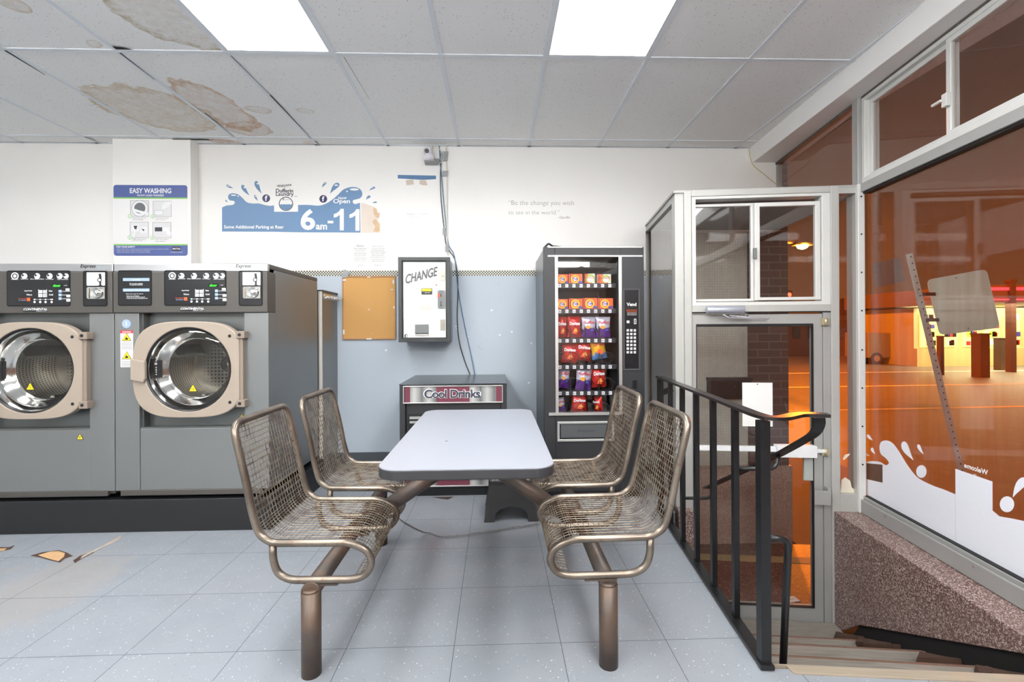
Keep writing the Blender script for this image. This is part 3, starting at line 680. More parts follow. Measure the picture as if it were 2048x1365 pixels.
for i, (u0, v0, u1, v1) in enumerate(boxes):
    A = Q(u0, v1); C = Q(u1, v0); b.cur = MPG2; b.box(A[0], C[0], y2, y_, A[1], C[1]); b.cur = MINK; b.frame(A[0], C[0], A[1], C[1], .0016, y2-.0005, y2)
    ww, hh = C[0]-A[0], C[1]-A[1]; L_ = lambda p, q_: (A[0]+p*ww, A[1]+q_*hh); y3 = y2-.0006
    if i == 0:
        m_ = L_(.52, .5); b.cur = MWH; b.prism(circ(m_[0], m_[1], .44*ww, 28), y3, y3-.0002); b.cur = MINK; b.ring(circ(m_[0], m_[1], .45*ww, 28), circ(m_[0], m_[1], .435*ww, 28), y3-.0002, y3-.0004)
        b.cur = MGI; b.prism(circ(m_[0], m_[1]+.02*ww, .3*ww, 24), y3-.0004, y3-.0006); b.cur = MWH; b.prism([L_(.1, .5), L_(.3, .3), L_(1, .05), L_(1, .25), L_(.5, .38), L_(.15, .52)], y3-.0008, y3-.001)
    if i == 1:
        b.cur = MWH; b.prism([L_(.1, .1), L_(.55, .1), L_(.55, .4), L_(.1, .4)], y3, y3-.0002); b.prism([L_(.5, .45), L_(.8, .6), L_(1, .8), L_(1, .98), L_(.7, .95), L_(.5, .75)], y3, y3-.0002); b.cur = MINK; b.frame(L_(.1, .1)[0], L_(.55, .1)[0], L_(0, .1)[1], L_(0, .4)[1], .0012, y3-.0004, y3-.0003)
    if i == 2:
        b.cur = MWH; b.box(*[L_(.1, 0)[0], L_(.48, 0)[0]], y3-.0002, y3, L_(0, .4)[1], L_(0, .82)[1]); b.box(L_(.55, 0)[0], L_(.92, 0)[0], y3-.0002, y3, L_(0, .3)[1], L_(0, .68)[1]); b.cur = MINK
        b.prism([L_(.2, .76), L_(.4, .76), L_(.34, .48), L_(.27, .48)], y3-.0004, y3-.0005); b.prism([L_(.62, .6), L_(.8, .5), L_(.72, .42)], y3-.0004, y3-.0005); b.cur = MWH; b.prism([L_(.1, .02), L_(.25, .02), L_(.34, .55), L_(.26, .55)], y3-.0006, y3-.0007)
    if i == 3:
        b.cur = MINK; b.box(L_(.12, 0)[0], L_(.52, 0)[0], y3-.0002, y3, L_(0, .42)[1], L_(0, .68)[1]); b.cur = MWH; b.box(L_(.55, 0)[0], L_(.9, 0)[0], y3-.0002, y3, L_(0, .42)[1], L_(0, .68)[1]); b.prism([L_(.7, .5), L_(1, .4), L_(1, .15), L_(.78, .22)], y3-.0004, y3-.0005)
    n_ = (A[0]-.001, A[1]+.003); b.cur = MPG; b.prism(circ(n_[0], n_[1], .017, 20), y3-.001, y3-.0012); b.cur = MWH; b.prism(circ(n_[0], n_[1], .0135, 20), y3-.0013, y3-.0014); b.cur = MPG; b.text(str(i+1), (n_[0], y3-.0016, n_[1]-.008), h=.016, anchor='c', bold=.04)
    b.cur = MGI; s_ = [('LOAD washer with dirty', 'but not overload'), ('ADD detergent and fabric', 'softener to dispensers'), ('INSERT coins or card to', 'pay for the number of cycles'), ('SELECT fabric setting to', 'start washer')][i]
    b.text(s_[0], (A[0]+.02, y2, A[1]-.016), w=ww*.72, h=.009); b.text(s_[1], (A[0]+.02, y2, A[1]-.03), w=ww*.55, h=.009)
b.build('drawings', r)

# wave decal: outline read in the 5.689x enlargement of the wall
MDB2 = M('decal_blue', (98, 135, 175), .4, vary=.06, scale=2.5); MNAVY = M('decal_navy', (44, 44, 92), .4, vary=0); MCHAR = M('decal_charcoal', (58, 62, 76), .4, vary=0)
MDW = M('decal_white', (240, 240, 240), .4, vary=0)
K = 5.689; YD = W
def D(x_, y_): q = wq(YD)(430+x_/K, 350+y_/K); return q
def DY(x_, y_, k=1): q = D(x_, y_); return (q[0], YD-.0006*k, q[1])
dec = thing('wall_decal', 'blue wave-shaped decal with opening hours, on the white wall above the washers', 'decal', (D(80, 640)[0], YD, D(80, 640)[1]))
T = Matrix.Translation(-dec.location)
wave = spline([(*p, 0) for p in [(80, 372), (130, 350), (200, 342), (226, 318), (212, 296), (170, 290), (150, 262), (158, 225), (200, 210), (262, 222), (318, 268), (362, 312), (430, 326), (500, 326), (560, 342), (620, 352), (672, 348)]], 5)
wave2 = spline([(*p, 0) for p in [(945, 343), (1060, 342), (1180, 350), (1260, 328), (1340, 278), (1400, 225), (1460, 168), (1540, 140), (1610, 142), (1660, 172), (1676, 220), (1656, 262), (1610, 278), (1575, 288), (1568, 310), (1590, 332), (1650, 318)]], 5)
b = MB(MDB2); b.T = T
b.prism([D(p[0], p[1]) for p in wave]+[D(672, 420), D(672, 648), D(80, 645)], YD-.0004, YD-.0001)
b.prism([D(672, 420), D(945, 420), D(945, 654), D(672, 648)], YD-.0004, YD-.0001)
b.prism([D(945, 420)]+[D(p[0], p[1]) for p in wave2]+[D(1655, 658), D(945, 654)], YD-.0004, YD-.0001)
b.build('wave', dec)
b = MB(MDB2); b.T = T
def dr_(cx, cy, l, w, a): q = D(cx, cy); k = D(1, 0)[0]-D(0, 0)[0]; return drop(q[0], q[1], l*k, w*k, math.radians(a), 20)
drops = [(170, 134, 84, 36, 155), (350, 175, 150, 60, 125), (497, 142, 160, 66, 115), (470, 264, 78, 34, 118), (133, 300, 38, 20, 130), (1240, 116, 78, 36, 50), (1360, 155, 160, 76, 50), (1788, 160, 80, 34, 30), (1742, 262, 70, 40, 42), (1815, 316, 56, 24, 10)]
for d in drops: b.prism(dr_(*d), YD-.0005, YD-.0001)
b.cur = MDW
for (cx, cy, rx, ry) in ((155, 128, 12, 6), (340, 142, 14, 10), (490, 100, 16, 10), (462, 246, 8, 5), (212, 232, 32, 7), (263, 243, 9, 7), (1380, 118, 22, 9), (1250, 100, 9, 4), (1585, 166, 52, 13), (1502, 188, 11, 10), (1790, 150, 10, 4)):
    q = D(cx, cy); k = D(1, 0)[0]-D(0, 0)[0]; b.prism(circ(q[0], q[1], rx*k, 18, ry*k), YD-.0009, YD-.0006)
b.build('droplets', dec)
b = MB(MCHAR); b.T = T
def w_(px): return px*(D(1, 0)[0]-D(0, 0)[0])
a = .13; b.text('Welcome', DY(707, 145, 2), w=w_(168), xd=(math.cos(a), 0, math.sin(a)), yd=(-math.sin(a), 0, math.cos(a)), bold=.02)
b.text('to', DY(786, 150, 2), w=w_(16)); b.text('Dufferin', DY(693, 203, 2), w=w_(200), bold=.025); b.text('Laundry', DY(693, 254, 2), w=w_(205), bold=.02); b.text('.com', DY(898, 250, 2), w=w_(38))
b.build('shop_name_lettering', dec)
b = MB(MCHAR); b.T = T; q = D(808, 330); k = w_(1)
b.cur = MDW; b.prism(circ(q[0], q[1], 76*k, 40), YD-.0008, YD-.0005)
b.cur = MCHAR; b.ring(circ(q[0], q[1], 82*k, 40), circ(q[0], q[1], 73*k, 40), YD-.0014, YD-.0005)
b.cur = MDB2; low = [(q[0]+x_*k, q[1]+z_*k) for x_, z_ in [(72*math.cos(t_), 72*math.sin(t_)) for t_ in [math.radians(d_) for d_ in range(188, 353, 8)]]]
top = [(q[0]+x_*k, q[1]+(-6+5*math.sin(x_*.22))*k) for x_ in range(70, -71, -7)]
b.prism(low+top, YD-.0011, YD-.0009); b.cur = MCHAR; b.text('&.----', DY(768, 290, 2), w=w_(84)); b.build('round_washer_emblem', dec)
b = MB(MDW); b.T = T
b.text('Some Additional Parking at Rear', DY(103, 622, 2), w=w_(684), bold=.022)
b.text('6', DY(975, 628, 2), w=w_(168), h=w_(246), bold=.03); b.text('am', DY(1148, 624, 2), w=w_(130), bold=.03); b.text('-', DY(1282, 552, 2), w=w_(66), h=w_(30))
for x_, z_ in ((1352, 632), (1530, 636)): b.prism([D(x_+xx, z_-hh) for xx, hh in ((68, 0), (114, 0), (114, 246), (78, 246), (62, 218), (30, 196), (0, 184), (0, 144), (36, 154), (68, 176))], YD-.0012, YD-.0005)
a = .09; b.text('Now', DY(1402, 284, 2), w=w_(98), xd=(math.cos(a), 0, math.sin(a)), yd=(0, 0, 1), bold=.02); b.text('Open', DY(1345, 338, 2), w=w_(196), h=w_(66), bold=.025)
b.build('hours_lettering', dec)
b = MB(); b.T = T
for cx in (583, 1232):
    q = D(cx, 267 if cx < 900 else 274); b.cur = MNAVY; b.prism(circ(q[0], q[1], 45*k, 30), YD-.0012, YD-.0006); b.cur = MDW; b.text('f', (q[0], YD-.0018, q[1]-30*k), h=62*k, anchor='c', bold=.035)
b.build('round_badges', dec)
# torn paint beside the decal
b = MB(M('exposed_plaster', (226, 214, 202), .8, vary=.06, scale=14)); P_ = [D(*p) for p in ((1662, 318), (1700, 325), (1775, 352), (1840, 380), (1850, 420), (1878, 430), (1872, 480), (1850, 520), (1880, 560), (1878, 660), (1700, 662), (1662, 660))]
b.prism(P_, YD-.0004, YD-.0001); b.cur = M('exposed_wallboard', (216, 186, 152), .8, vary=.15, scale=30); b.prism([D(*p) for p in ((1800, 372), (1838, 390), (1848, 430), (1874, 440), (1868, 490), (1830, 485), (1805, 440))], YD-.0008, YD-.0005)
b.prism([D(*p) for p in ((1810, 500), (1845, 515), (1872, 560), (1874, 640), (1840, 655), (1800, 640), (1825, 590), (1790, 540))], YD-.0008, YD-.0005)
tag(b.build('bare_plaster_patch'), 'torn tan patch of bare plaster at the right end of the blue decal', 'wall patch')

# quotation
MQ = M('quote_ink', (128, 128, 128), .5, vary=0)
Q = wq(W-.0006); b = MB(MQ)
def L3(u, v): q = Q(u, v); return (q[0], W-.0006, q[1])
def wu(n_): return Q(1000+n_, 400)[0]-Q(1000, 400)[0]
b.text('\u201cBe the change you wish', L3(1017, 413), w=wu(131), bold=-.016); b.text('to see in the world.\u201d', L3(1017, 429), w=wu(102), bold=-.016); b.text('-Gandhi', L3(1117, 437.5), w=wu(23))
tag(b.build('wall_quote'), 'thin grey two-line quotation lettered on the white wall above the snack machine', 'lettering')
# tapes and papers
def sheet(name, poly, m, label, cat, dy=.0008, group=None, parent=None):
    b = MB(m); P_ = [wq(W-dy)(*p) for p in poly]; b.prism(P_, W-dy, W-.0001); o = b.build(name, parent)
    return tag(o, label, cat, group) if parent is None else o
sheet('tape_strip', [(795.5, 350), (846, 351), (872, 351.5), (872, 358.5), (846, 360), (822, 358.5), (795.5, 357)], M('blue_masking_tape', (88, 124, 164), .7, vary=.08), 'long blue masking tape strip stuck flat on the white wall', 'tape')
sheet('tape_square', [(811.5, 360.5), (826, 359), (828, 369), (813, 371)], M('tan_tape', (206, 192, 178), .6, vary=.05), 'left one of two beige tape squares under the blue tape strip', 'tape')
sheet('tape_square', [(839, 361), (852, 361), (855, 371), (845, 370.5), (839, 368)], _mc['tan_tape'], 'right one of two beige tape squares under the blue tape strip', 'tape')
MPS = M('plastic_sleeve', (224, 224, 223), .18, vary=.02, bump=.35, scale=30); MPAP = M('paper', (236, 236, 234), .7, vary=.01)
def notice(name, x0, z0, x1, z1, lines, label, m=MPAP, head=None):
    r = thing(name, label, 'notice', (x0, W, z0)); b = MB(m); b.box(0, x1-x0, -.0015, -.0002, 0, z1-z0); b.build('sheet', r)
    b = MB(MGI)
    for (fx, fz, fw, s_) in lines: b.text(s_, ((x1-x0)*fx, -.0019, (z1-z0)*fz), w=(x1-x0)*fw, anchor='c')
    b.build('print', r); return r
Q = wq(W)
def rc(u0, v1, u1, v0): a = Q(u0, v1); c = Q(u1, v0); return a[0], a[1], c[0], c[1]
notice('posted_notice', *rc(809, 463, 859, 422), [(.25, .8, .3, 'Notice'), (.72, .82, .4, 'For customers'), (.35, .68, .5, 'please keep lids closed'), (.4, .56, .5, 'and remove all laundry'), (.35, .35, .25, 'THANK YOU')], 'single crumpled plastic-sleeved notice on the white wall below the beige tapes', MPS)
ln = ['Dear Customers', 'the machines must not', 'be overloaded at any time', 'please remove items', 'when cycle is finished', 'thank you for keeping', 'this place clean and', 'washing with us every day']
notice('posted_notice', *rc(705, 537, 736, 489), [(.5, .9, .45, 'Notice')]+[(.5, .8-.075*i, .8-.1*(i % 3), s_) for i, s_ in enumerate(ln)]+[(.5, .1, .4, 'Management')], 'left sheet of the printed pair above the cork board', MPS)
notice('posted_notice', *rc(739, 537, 773, 489), [(.5, .9, .6, 'Notice to Customers')]+[(.5, .8-.075*i, .85-.08*((i+1) % 3), s_) for i, s_ in enumerate(ln[::-1])]+[(.5, .1, .4, 'Management')], 'right sheet of the printed pair above the cork board', MPS)
# cork board
YK = W-.018; Q = wq(YK); x0, z0 = Q(684.5, 680); x1, z1 = Q(791, 551.5)
r = thing('cork_board', 'brown cork notice board hanging left of the change machine', 'cork board', (x0, W, z0)); w, h = x1-x0, z1-z0
t = NT('cork'); n1_ = t.noise(160, 4); n2_ = t.noise(6, 4); c_ = t.mix(n1_, s2l((188, 140, 78)), s2l((214, 168, 104))); c_ = t.mix(t.math('MULTIPLY', n2_, .35), c_, s2l((196, 148, 92))); pn = t.math('MULTIPLY', t.math('LESS_THAN', t.vor(16.), .05), t.math('GREATER_THAN', t.noise(4, 1), .58)); MCORK = t.fin(t.mix(pn, c_, s2l((238, 228, 210))), .85)
b = MB(MCORK); b.box(.01, w-.01, -.012, -.001, .01, h-.01); b.build('cork_sheet', r)
b = MB(M('board_frame', (170, 128, 92), .5, vary=.1, scale=30)); b.frame(0, w, 0, h, (.010, .010, .012, .014), -.018, -.001); b.build('frame', r, bevel=.002)
b = MB(M('grey_duct_tape', (150, 152, 154), .4, vary=.1, bump=.3)); b.prism([(-.004, h-.022), (.05, h-.012), (.062, h+.03), (.03, h+.052), (.012, h+.048)], -.0195, -.018); b.build('duct_tape_piece', r)
for fx, fz, sx, sz in ((.5, .975, .03, .008), (.96, .9, .012, .03), (.5, .01, .045, .01), (.03, .12, .012, .04), (.5, .47, .01, .008), (.97, .5, .008, .02), (.93, .78, .02, .008), (.05, .93, .03, .012)):
    b = MB(MPAP); b.box(w*fx-sx/2, w*fx+sx/2, -.0205, -.018 if (fx < .06 or fx > .95 or fz < .05 or fz > .95) else -.012, h*fz-sz/2, h*fz+sz/2); b.build('paper_scrap', r)
# change machine
YC = 3.895; Q = wq(YC); x0, z0 = Q(797, 685); x1, z1 = Q(899.7, 514.5)
r = thing('change_machine', 'wall-hung white-fronted CHANGE machine in a dark grey case', 'change machine', (x0, YC, z0)); w, h = x1-x0, z1-z0
MCASE = M('dark_grey_case', (58, 60, 61), .4, .3, vary=.06, scale=5); MCASES = M('blue_grey_case_side', (134, 150, 166), .35, .2, vary=.04)
b = MB(MCASES); b.box(.008, w-.006, .035, W-YC-.001, .006, h-.006); b.build('case', r, bevel=.004)
b = MB(MCASE); b.frame(0, w, 0, h, .029, 0, .04); b.cur = MBLK; b.frame(.029, w-.029, .029, h-.029, .008, .012, .04); b.build('case_frame', r, bevel=.002)
t = NT('change_face'); x, y, z = t.xyz(); n_ = t.noise(9, 5, stretch=(1, 1, .6)); c_ = t.mix(t.ramp(n_, .45, .7), s2l((238, 238, 238)), s2l((212, 212, 214))); MCF = t.fin(c_, .3)
b = MB(MCF); b.box(.036, w-.036, .02, .035, .036, h-.036); face = b.build('face_plate', r)
s = w/ (813-115); fx = lambda px: (px-115)*s; fz = lambda py: h-(py-97)*s
b = MB(MGI); a = .31
for k_, m_, dx_ in ((.0, M('light_grey_print', (176, 176, 178), .5, vary=0), -.006), (1, M('charcoal_print', (84, 84, 86), .5, vary=0), 0)):
    b.cur = m_; b.text('CHANGE', (fx(205)+dx_, .0194-.0004*k_, fz(462)-dx_*.3), w=fx(632)-fx(205), h=fz(335)-fz(465), xd=(math.cos(0), 0, .262), yd=(.10, 0, 1), bold=.012 if k_ else .03)
b.build('change_lettering', face)
b = MB(M('grey_panel', (112, 114, 116), .4, .3)); b.box(fx(643), fx(742), .014, .02, fz(795), fz(545)); b.cur = MBLK; b.prism([(fx(686), fz(572)), (fx(698), fz(632)), (fx(680), fz(632))], .0135, .0125); b.box(fx(682), fx(692), .0125, .014, fz(745), fz(695)); b.prism(circ(fx(688), fz(752), .0065, 14), .0135, .0125)
b.cur = MCHR
for px in (655, 728):
    for py in (556, 785): b.cyl((fx(px), .0125, fz(py)), (fx(px), .0145, fz(py)), .003, 10)
coin = b.build('coin_plate', face); b = MB(MORG); b.box(fx(643), fx(672), .010, .014, fz(645), fz(590)); b.build('orange_button', coin, bevel=.001)
for zz in (418, 1092):
    b = MB(M('lock_steel', (150, 146, 136), .35, .8)); b.box(fx(676), fx(740), .016, .02, fz(zz), fz(zz-148)); b.cyl((fx(708), .010, fz(zz-75)), (fx(708), .016, fz(zz-75)), .011, 20); b.cur = MBLK; b.box(fx(708), fx(720), .009, .0105, fz(zz-73), fz(zz-77)); b.build('lock_plate', face, bevel=.001)
b = MB(MBLK); b.box(fx(424), fx(566), .012, .02, fz(600), fz(520)); b.cur = MYEL; b.box(fx(430), fx(560), .011, .0125, fz(560), fz(525)); b.cur = MCHR; b.box(fx(470), fx(540), .010, .0125, fz(582), fz(576)); b.build('bill_slot', face, bevel=.001)
b = MB(MCAB2); b.frame(fx(332), fx(518), fz(1160), fz(1010), .002, .017, .0205); b.box(fx(336), fx(514), .0165, .0195, fz(1128), fz(1014)); b.cur = MBLK; b.box(fx(338), fx(512), .018, .0195, fz(1140), fz(1128))
for px in (398, 430, 462): b.box(fx(px), fx(px)+.0015, .0162, .0166, fz(1096), fz(1084))
b.cur = MCHR; b.box(fx(334), fx(516), .014, .0195, fz(1160), fz(1144)); b.build('coin_return', face)
b = MB(MRED); b.cyl((fx(624), .0165, fz(473)), (fx(624), .02, fz(473)), .0055, 14); b.cur = MGI; b.text('OUT OF SERVICE', (fx(652), .0194, fz(470)), w=fx(735)-fx(652)); b.text('WHEN LIT', (fx(665), .0194, fz(482)), w=fx(710)-fx(665)); b.cur = MCHAR
q = (fx(212), fz(1168)); b.ring([(q[0]+.014*math.cos(a_), q[1]+.017*math.sin(a_)) for a_ in [math.radians(60+i*12) for i in range(21)]], [(q[0]+.006+.009*math.cos(a_), q[1]+.012*math.sin(a_)) for a_ in [math.radians(60+i*12) for i in range(21)]], .0190, .0194)
b.cur = MGI; b.text('STANDARD', (fx(232), .0194, fz(1170)), w=fx(290)-fx(232)); b.cur = M('faded_print', (214, 206, 202), .5, vary=.02); b.box(fx(395), fx(562), .0192, .0198, fz(820), fz(738)); b.build('print', face)

# security camera
Q = wq(W-.07); c_ = Q(856, 312); r = thing('security_camera', 'small white dome security camera on a grey taped bracket under the ceiling', 'security camera', (c_[0], W-.07, c_[1]))
MCW = M('camera_white', (228, 228, 236), .25, vary=0)
b = MB(MCW); b.lathe([(0, -.048), (.034, -.046), (.046, -.03), (.047, -.01), (.04, .01), (.025, .02), (0, .02)], (.006, 0, 0), 'z', 28); b.build('base', r)
b = MB(MCW); b.lathe([(0, -.038)]+[(.038*math.sin(a_), -.038*math.cos(a_)) for a_ in [PI*i/10 for i in range(1, 10)]]+[(0, .038)], (0, 0, .04), 'z', 24); b.build('head', r)
b = MB(MBLK); b.cyl((-.005, -.042, .03), (-.005, -.03, .03), .018, 20); b.cur = MCHR; b.ring(circ(-.005, .03, .013, 20), circ(-.005, .03, .009, 20), -.0432, -.042); b.build('lens', r)
b = MB(M('antenna_cream', (206, 204, 190), .5)); b.tube([(.02, .02, .05), (.045, .03, .092)], .005, 8); b.build('antenna', r)
b = MB(_mc['grey_duct_tape']); b.box(-.035, .09, .05, .0695, -.05, -.005); b.box(-.03, .07, -.03, .0695, -.056, -.048); b.build('bracket', r)
for (u0, v0, u1, v1, sk, lb) in ((880, 303, 894.5, 322, .01, 'large grey tape patch over the cables right beside the camera'), (884.5, 342, 895.5, 352.5, .004, 'small grey tape patch on the white conduit, level with the blue tape strip'), (885.5, 457, 891.5, 470, 0, 'tiny grey tape patch on the cables level with the plastic-sleeved notice'), (891, 488, 897.5, 504, 0, 'grey tape patch on the cables just above the change machine')):
    a = wq(W-.014)(u0, v1); c = wq(W-.014)(u1, v0); b = MB(_mc['grey_duct_tape']); b.prism([(a[0], a[1]), (c[0], a[1]), (c[0]+sk, c[1]), (a[0]+sk, c[1])], W-.0165, W-.012)
    tag(b.build('tape_patch'), lb, 'tape')
def cable(name, pts, r_, m, label, Y=None, n_=6):
    P_ = []
    for p in pts: yy_ = p[2] if len(p) > 2 else W-.01; P_.append(at(p[0], p[1], Y=yy_))
    b = MB(m); b.tube(spline(P_, n_), r_, 8); return tag(b.build(name), label, 'cable')
MCBK = M('black_cable', (24, 26, 28), .5); MCBL = M('blue_cable', (96, 128, 160), .5); MCWH = M('white_cable', (222, 220, 208), .5)
cable('cable', [(878, 291), (880, 306), (882, 325), (881, 345), (881, 380), (884, 420), (888, 455), (892, 488), (900, 504, W-.012), (910, 520), (915, 552), (916, 585), (914.5, 635), (918, 680), (928, 718), (940, 749, W-.02)], .0035, MCBK, 'thin black cable snaking down the wall behind the change machine')
cable('cable', [(878.5, 289), (880, 320), (883, 352), (887, 400), (892, 450), (897, 490, W-.012), (909, 514), (918, 590), (930, 655), (942, 710), (950, 752, W-.02)], .004, MCBL, 'blue cable hanging straight from the ceiling to the drink machine')
cable('cable', [(892.5, 292), (893, 330), (893.5, 380), (894, 430), (894.5, 470), (896, 510)], .0055, MCWH, 'white conduit cable running straight down the wall beside the camera')
cable('cable', [(868, 291, W-.02), (874, 296, W-.02), (884, 303, W-.02), (889, 312, W-.02), (884, 322, W-.02), (877, 330, W-.02)], .003, MCWH, 'short cream cable curling beside the camera')
cable('cable', [(1498, 297), (1501, 315), (1508, 332), (1530, 350, W-.008), (1552, 368)], .003, M('yellowed_cable', (206, 190, 140), .5), 'yellowed cable stapled down the corner right of the quotation')
# ================================================================ DRINK MACHINE
YF = 3.45; Q = wq(YF)
x0 = Q(799.5, 900)[0]; x1 = Q(1014, 900)[0]; h = Q(900, 769.5)[1]; w = x1-x0; dp = W-.03-YF
r = thing('drink_machine', 'low black vending machine with a striped Cool Drinks sign, behind the table', 'drink machine', (x0, YF, 0))
MBV = M('black_textured_steel', (45, 46, 49), .45, .1, vary=.12, scale=90, bump=.05)
b = MB(MBV); b.box(0, .04, 0, dp, .05, h-.004); b.box(w-.04, w, 0, dp, .05, h-.004); b.box(.04, w-.04, .03, dp, .05, h-.004); b.build('cabinet', r, bevel=.004)
b = MB(M('dark_scuffed_lid', (62, 66, 70), .22, .5, vary=.15, scale=4)); b.box(-.002, w+.002, -.004, dp, h-.004, h+.006); b.build('lid', r, bevel=.003)
zf = lambda v: Q(900, v)[1]; fu = lambda u: Q(u, 800)[0]-x0
MALU = M('aluminium_trim', (200, 200, 198), .3, .7, vary=.03)
t = NT('silver_lines'); x, y, z = t.xyz(); g_ = t.math('PINGPONG', x, .105); gg = t.ramp(t.math('ABSOLUTE', t.math('SUBTRACT', g_, .05)), .0, .055); ln_ = t.math('MULTIPLY', t.math('LESS_THAN', t.math('PINGPONG', x, .004), .0012), .3)
c_ = t.mix(gg, s2l((120, 122, 124)), s2l((212, 212, 210))); MSIL = t.fin(t.mix(ln_, c_, s2l((90, 92, 92))), .25, .3)
MMAR = M('maroon_print', (112, 54, 70), .3, vary=.03)
def signp(z0, z1, name, txt):
    b = MB(MALU); b.frame(fu(806), fu(1006), z0, z1, .008, -.006, .02); o = b.build(name, r, bevel=.002)
    b = MB(MSIL); b.box(fu(806)+.008, fu(1006)-.008, .002, .015, z0+.008, z1-.008); b.cur = MMAR
    for u0, u1 in ((808, 820), (873, 939), (992, 1004)): b.box(fu(u0), fu(u1), .0008, .003, z0+.008, z1-.008)
    b.build('sign_face', o)
    if txt:
        c = (fu(849)+fu(960))/2; b = MB(MWH); b.text('Cool Drinks', (c, .0004, z0+.035), w=fu(963)-fu(847), h=.068, anchor='c', bold=.065, spacing=.95); b.cur = MCHAR; b.text('Cool Drinks', (c, -.0004, z0+.037), w=fu(961)-fu(849), h=.062, anchor='c', bold=.03, spacing=.95); b.build('cool_drinks_lettering', o)
signp(zf(807), zf(771.5), 'lit_sign', True)
signp(.075, zf(958), 'lower_sign', False)
b = MB(MBLK)
for k in range(3):
    z1_ = zf(830)-k*.13; b.box(.06, .36, .012, .03, z1_-.115, z1_); b.cur = MALU; b.box(.07, .16, .004, .014, z1_-.03, z1_-.012); b.box(.07, .16, .004, .014, z1_-.06, z1_-.045); b.cur = MRED if k else MLBL; b.box(.18, .34, .006, .014, z1_-.1, z1_-.02); b.cur = MBLK
b.box(.42, .62, .012, .03, .36, .62); b.cur = MCHR; b.box(.45, .52, .004, .013, .52, .6); b.cur = MCAB2; b.box(.1, .6, .01, .03, .2, .3)
b.build('selection_panel', r)
b = MB(MBLK); b.box(.02, w-.02, .03, dp-.02, 0, .05); b.build('base', r)

# ================================================================ SNACK MACHINE
YV = 3.345; Q = wq(YV); SV = 2.904
def V(x_, y_, Y=YV): p = at(1050+x_/SV, 480+y_/SV, Y=Y); return p[0], p[2]
x0 = V(110, 600)[0]; x1 = V(693, 600)[0]; h = V(400, 40)[1]; dp = 4.06-YV
r = thing('snack_machine', 'tall black glass-fronted snack vending machine against the back wall', 'snack machine', (x0, YV, 0)); T = Matrix.Translation(Vector((-x0, -YV, 0)))
def mb(m=None): b = MB(m); b.T = T; return b
gx0, gz1 = V(188, 97); gx1, gz0 = V(545, 1000)
MBS = M('snack_machine_side', (84, 92, 98), .3, .3, vary=.05)
b = mb(MBS); b.box(x0+.004, x0+.02, YV+.03, YV+dp, .06, h-.01); b.build('side_panel', r)
b = mb(MBV); b.box(x1-.02, x1, YV+.03, YV+dp, .06, h-.01); b.box(x0+.02, x1-.02, YV+dp-.02, YV+dp, .06, h-.01); b.box(x0+.02, x1-.02, YV+.03, YV+dp, h-.03, h-.005); b.box(x0+.02, x1-.02, YV+.03, YV+dp, .06, gz0-.06)
b.box(gx1+.03, x1-.02, YV+.03, YV+dp, gz0-.06, h-.03); b.build('cabinet', r)
b = mb(MBLK); b.box(x0+.03, x1-.03, YV+.05, YV+dp-.03, 0, .06); b.build('base', r)
fr_ = MB(MBV); fr_.T = T
fr_.box(x0, gx0-.018, YV, YV+.045, .06, h); fr_.box(gx1+.018, x1, YV, YV+.045, .06, h); fr_.box(gx0-.018, gx1+.018, YV, YV+.045, gz1, h); fr_.box(gx0-.018, gx1+.018, YV, YV+.045, .06, gz0)
door = fr_.build('door', r, bevel=.003)
b = mb(MALU); za = V(300, 92)[1]; b.box(V(133, 95)[0], V(682, 95)[0], YV-.006, YV+.001, gz1-.002, za+.002); zb0, zb1 = V(300, 1018)[1], V(300, 1002)[1]; b.box(V(133, 95)[0], V(541, 95)[0], YV-.014, YV+.001, zb0, zb1)
b.box(V(173, 95)[0], V(190, 95)[0], YV-.006, YV+.001, zb1, gz1); b.box(V(542, 95)[0], V(560, 95)[0], YV-.006, YV+.001, zb0-.2+.2, gz1); b.box(V(133, 40)[0], x1-.012, YV-.003, YV+.002, h-.006, h)
b.build('window_trim', door)
MGV = glass_mat('snack_glass', refl=.9)
b = mb(MGV); b.box(gx0-.01, gx1+.01, YV+.012, YV+.017, gz0-.01, gz1+.01); b.build('window_glass', door)
ix1 = V(512, 500, YV+.09)[0]
MINT = M('snack_interior', (150, 150, 148), .5, vary=.04); MSH = M('black_shelf', (36, 38, 42), .4, vary=.1)
b = mb(MINT); b.box(gx0-.016, gx0-.012, YV+.05, YV+dp-.03, gz0-.05, h-.04); b.box(gx0-.012, ix1+.05, YV+dp-.05, YV+dp-.022, gz0-.05, h-.035); b.box(gx0-.012, ix1+.05, YV+.06, YV+dp-.05, h-.045, h-.035)
b.cur = MSH; b.box(ix1+.02, ix1+.04, YV+.05, YV+dp-.05, gz0-.05, h-.05); b.box(gx0-.012, ix1+.05, YV+.06, YV+dp-.05, gz0-.058, gz0-.048); b.build('interior_lining', r)
ML = M('snack_case_tube', (255, 250, 240), .5, emit=11, vary=0)
b = mb(ML); b.cyl((gx0+.03, YV+.060, gz1+.032), (ix1-.03, YV+.060, gz1+.032), .010, 10); b.build('light_tube', r)
shelf_px = [256, 404, 575, 728, 880]; shz = [V(300, y_, YV+.07)[1] for y_ in shelf_px]+[gz0-.045]
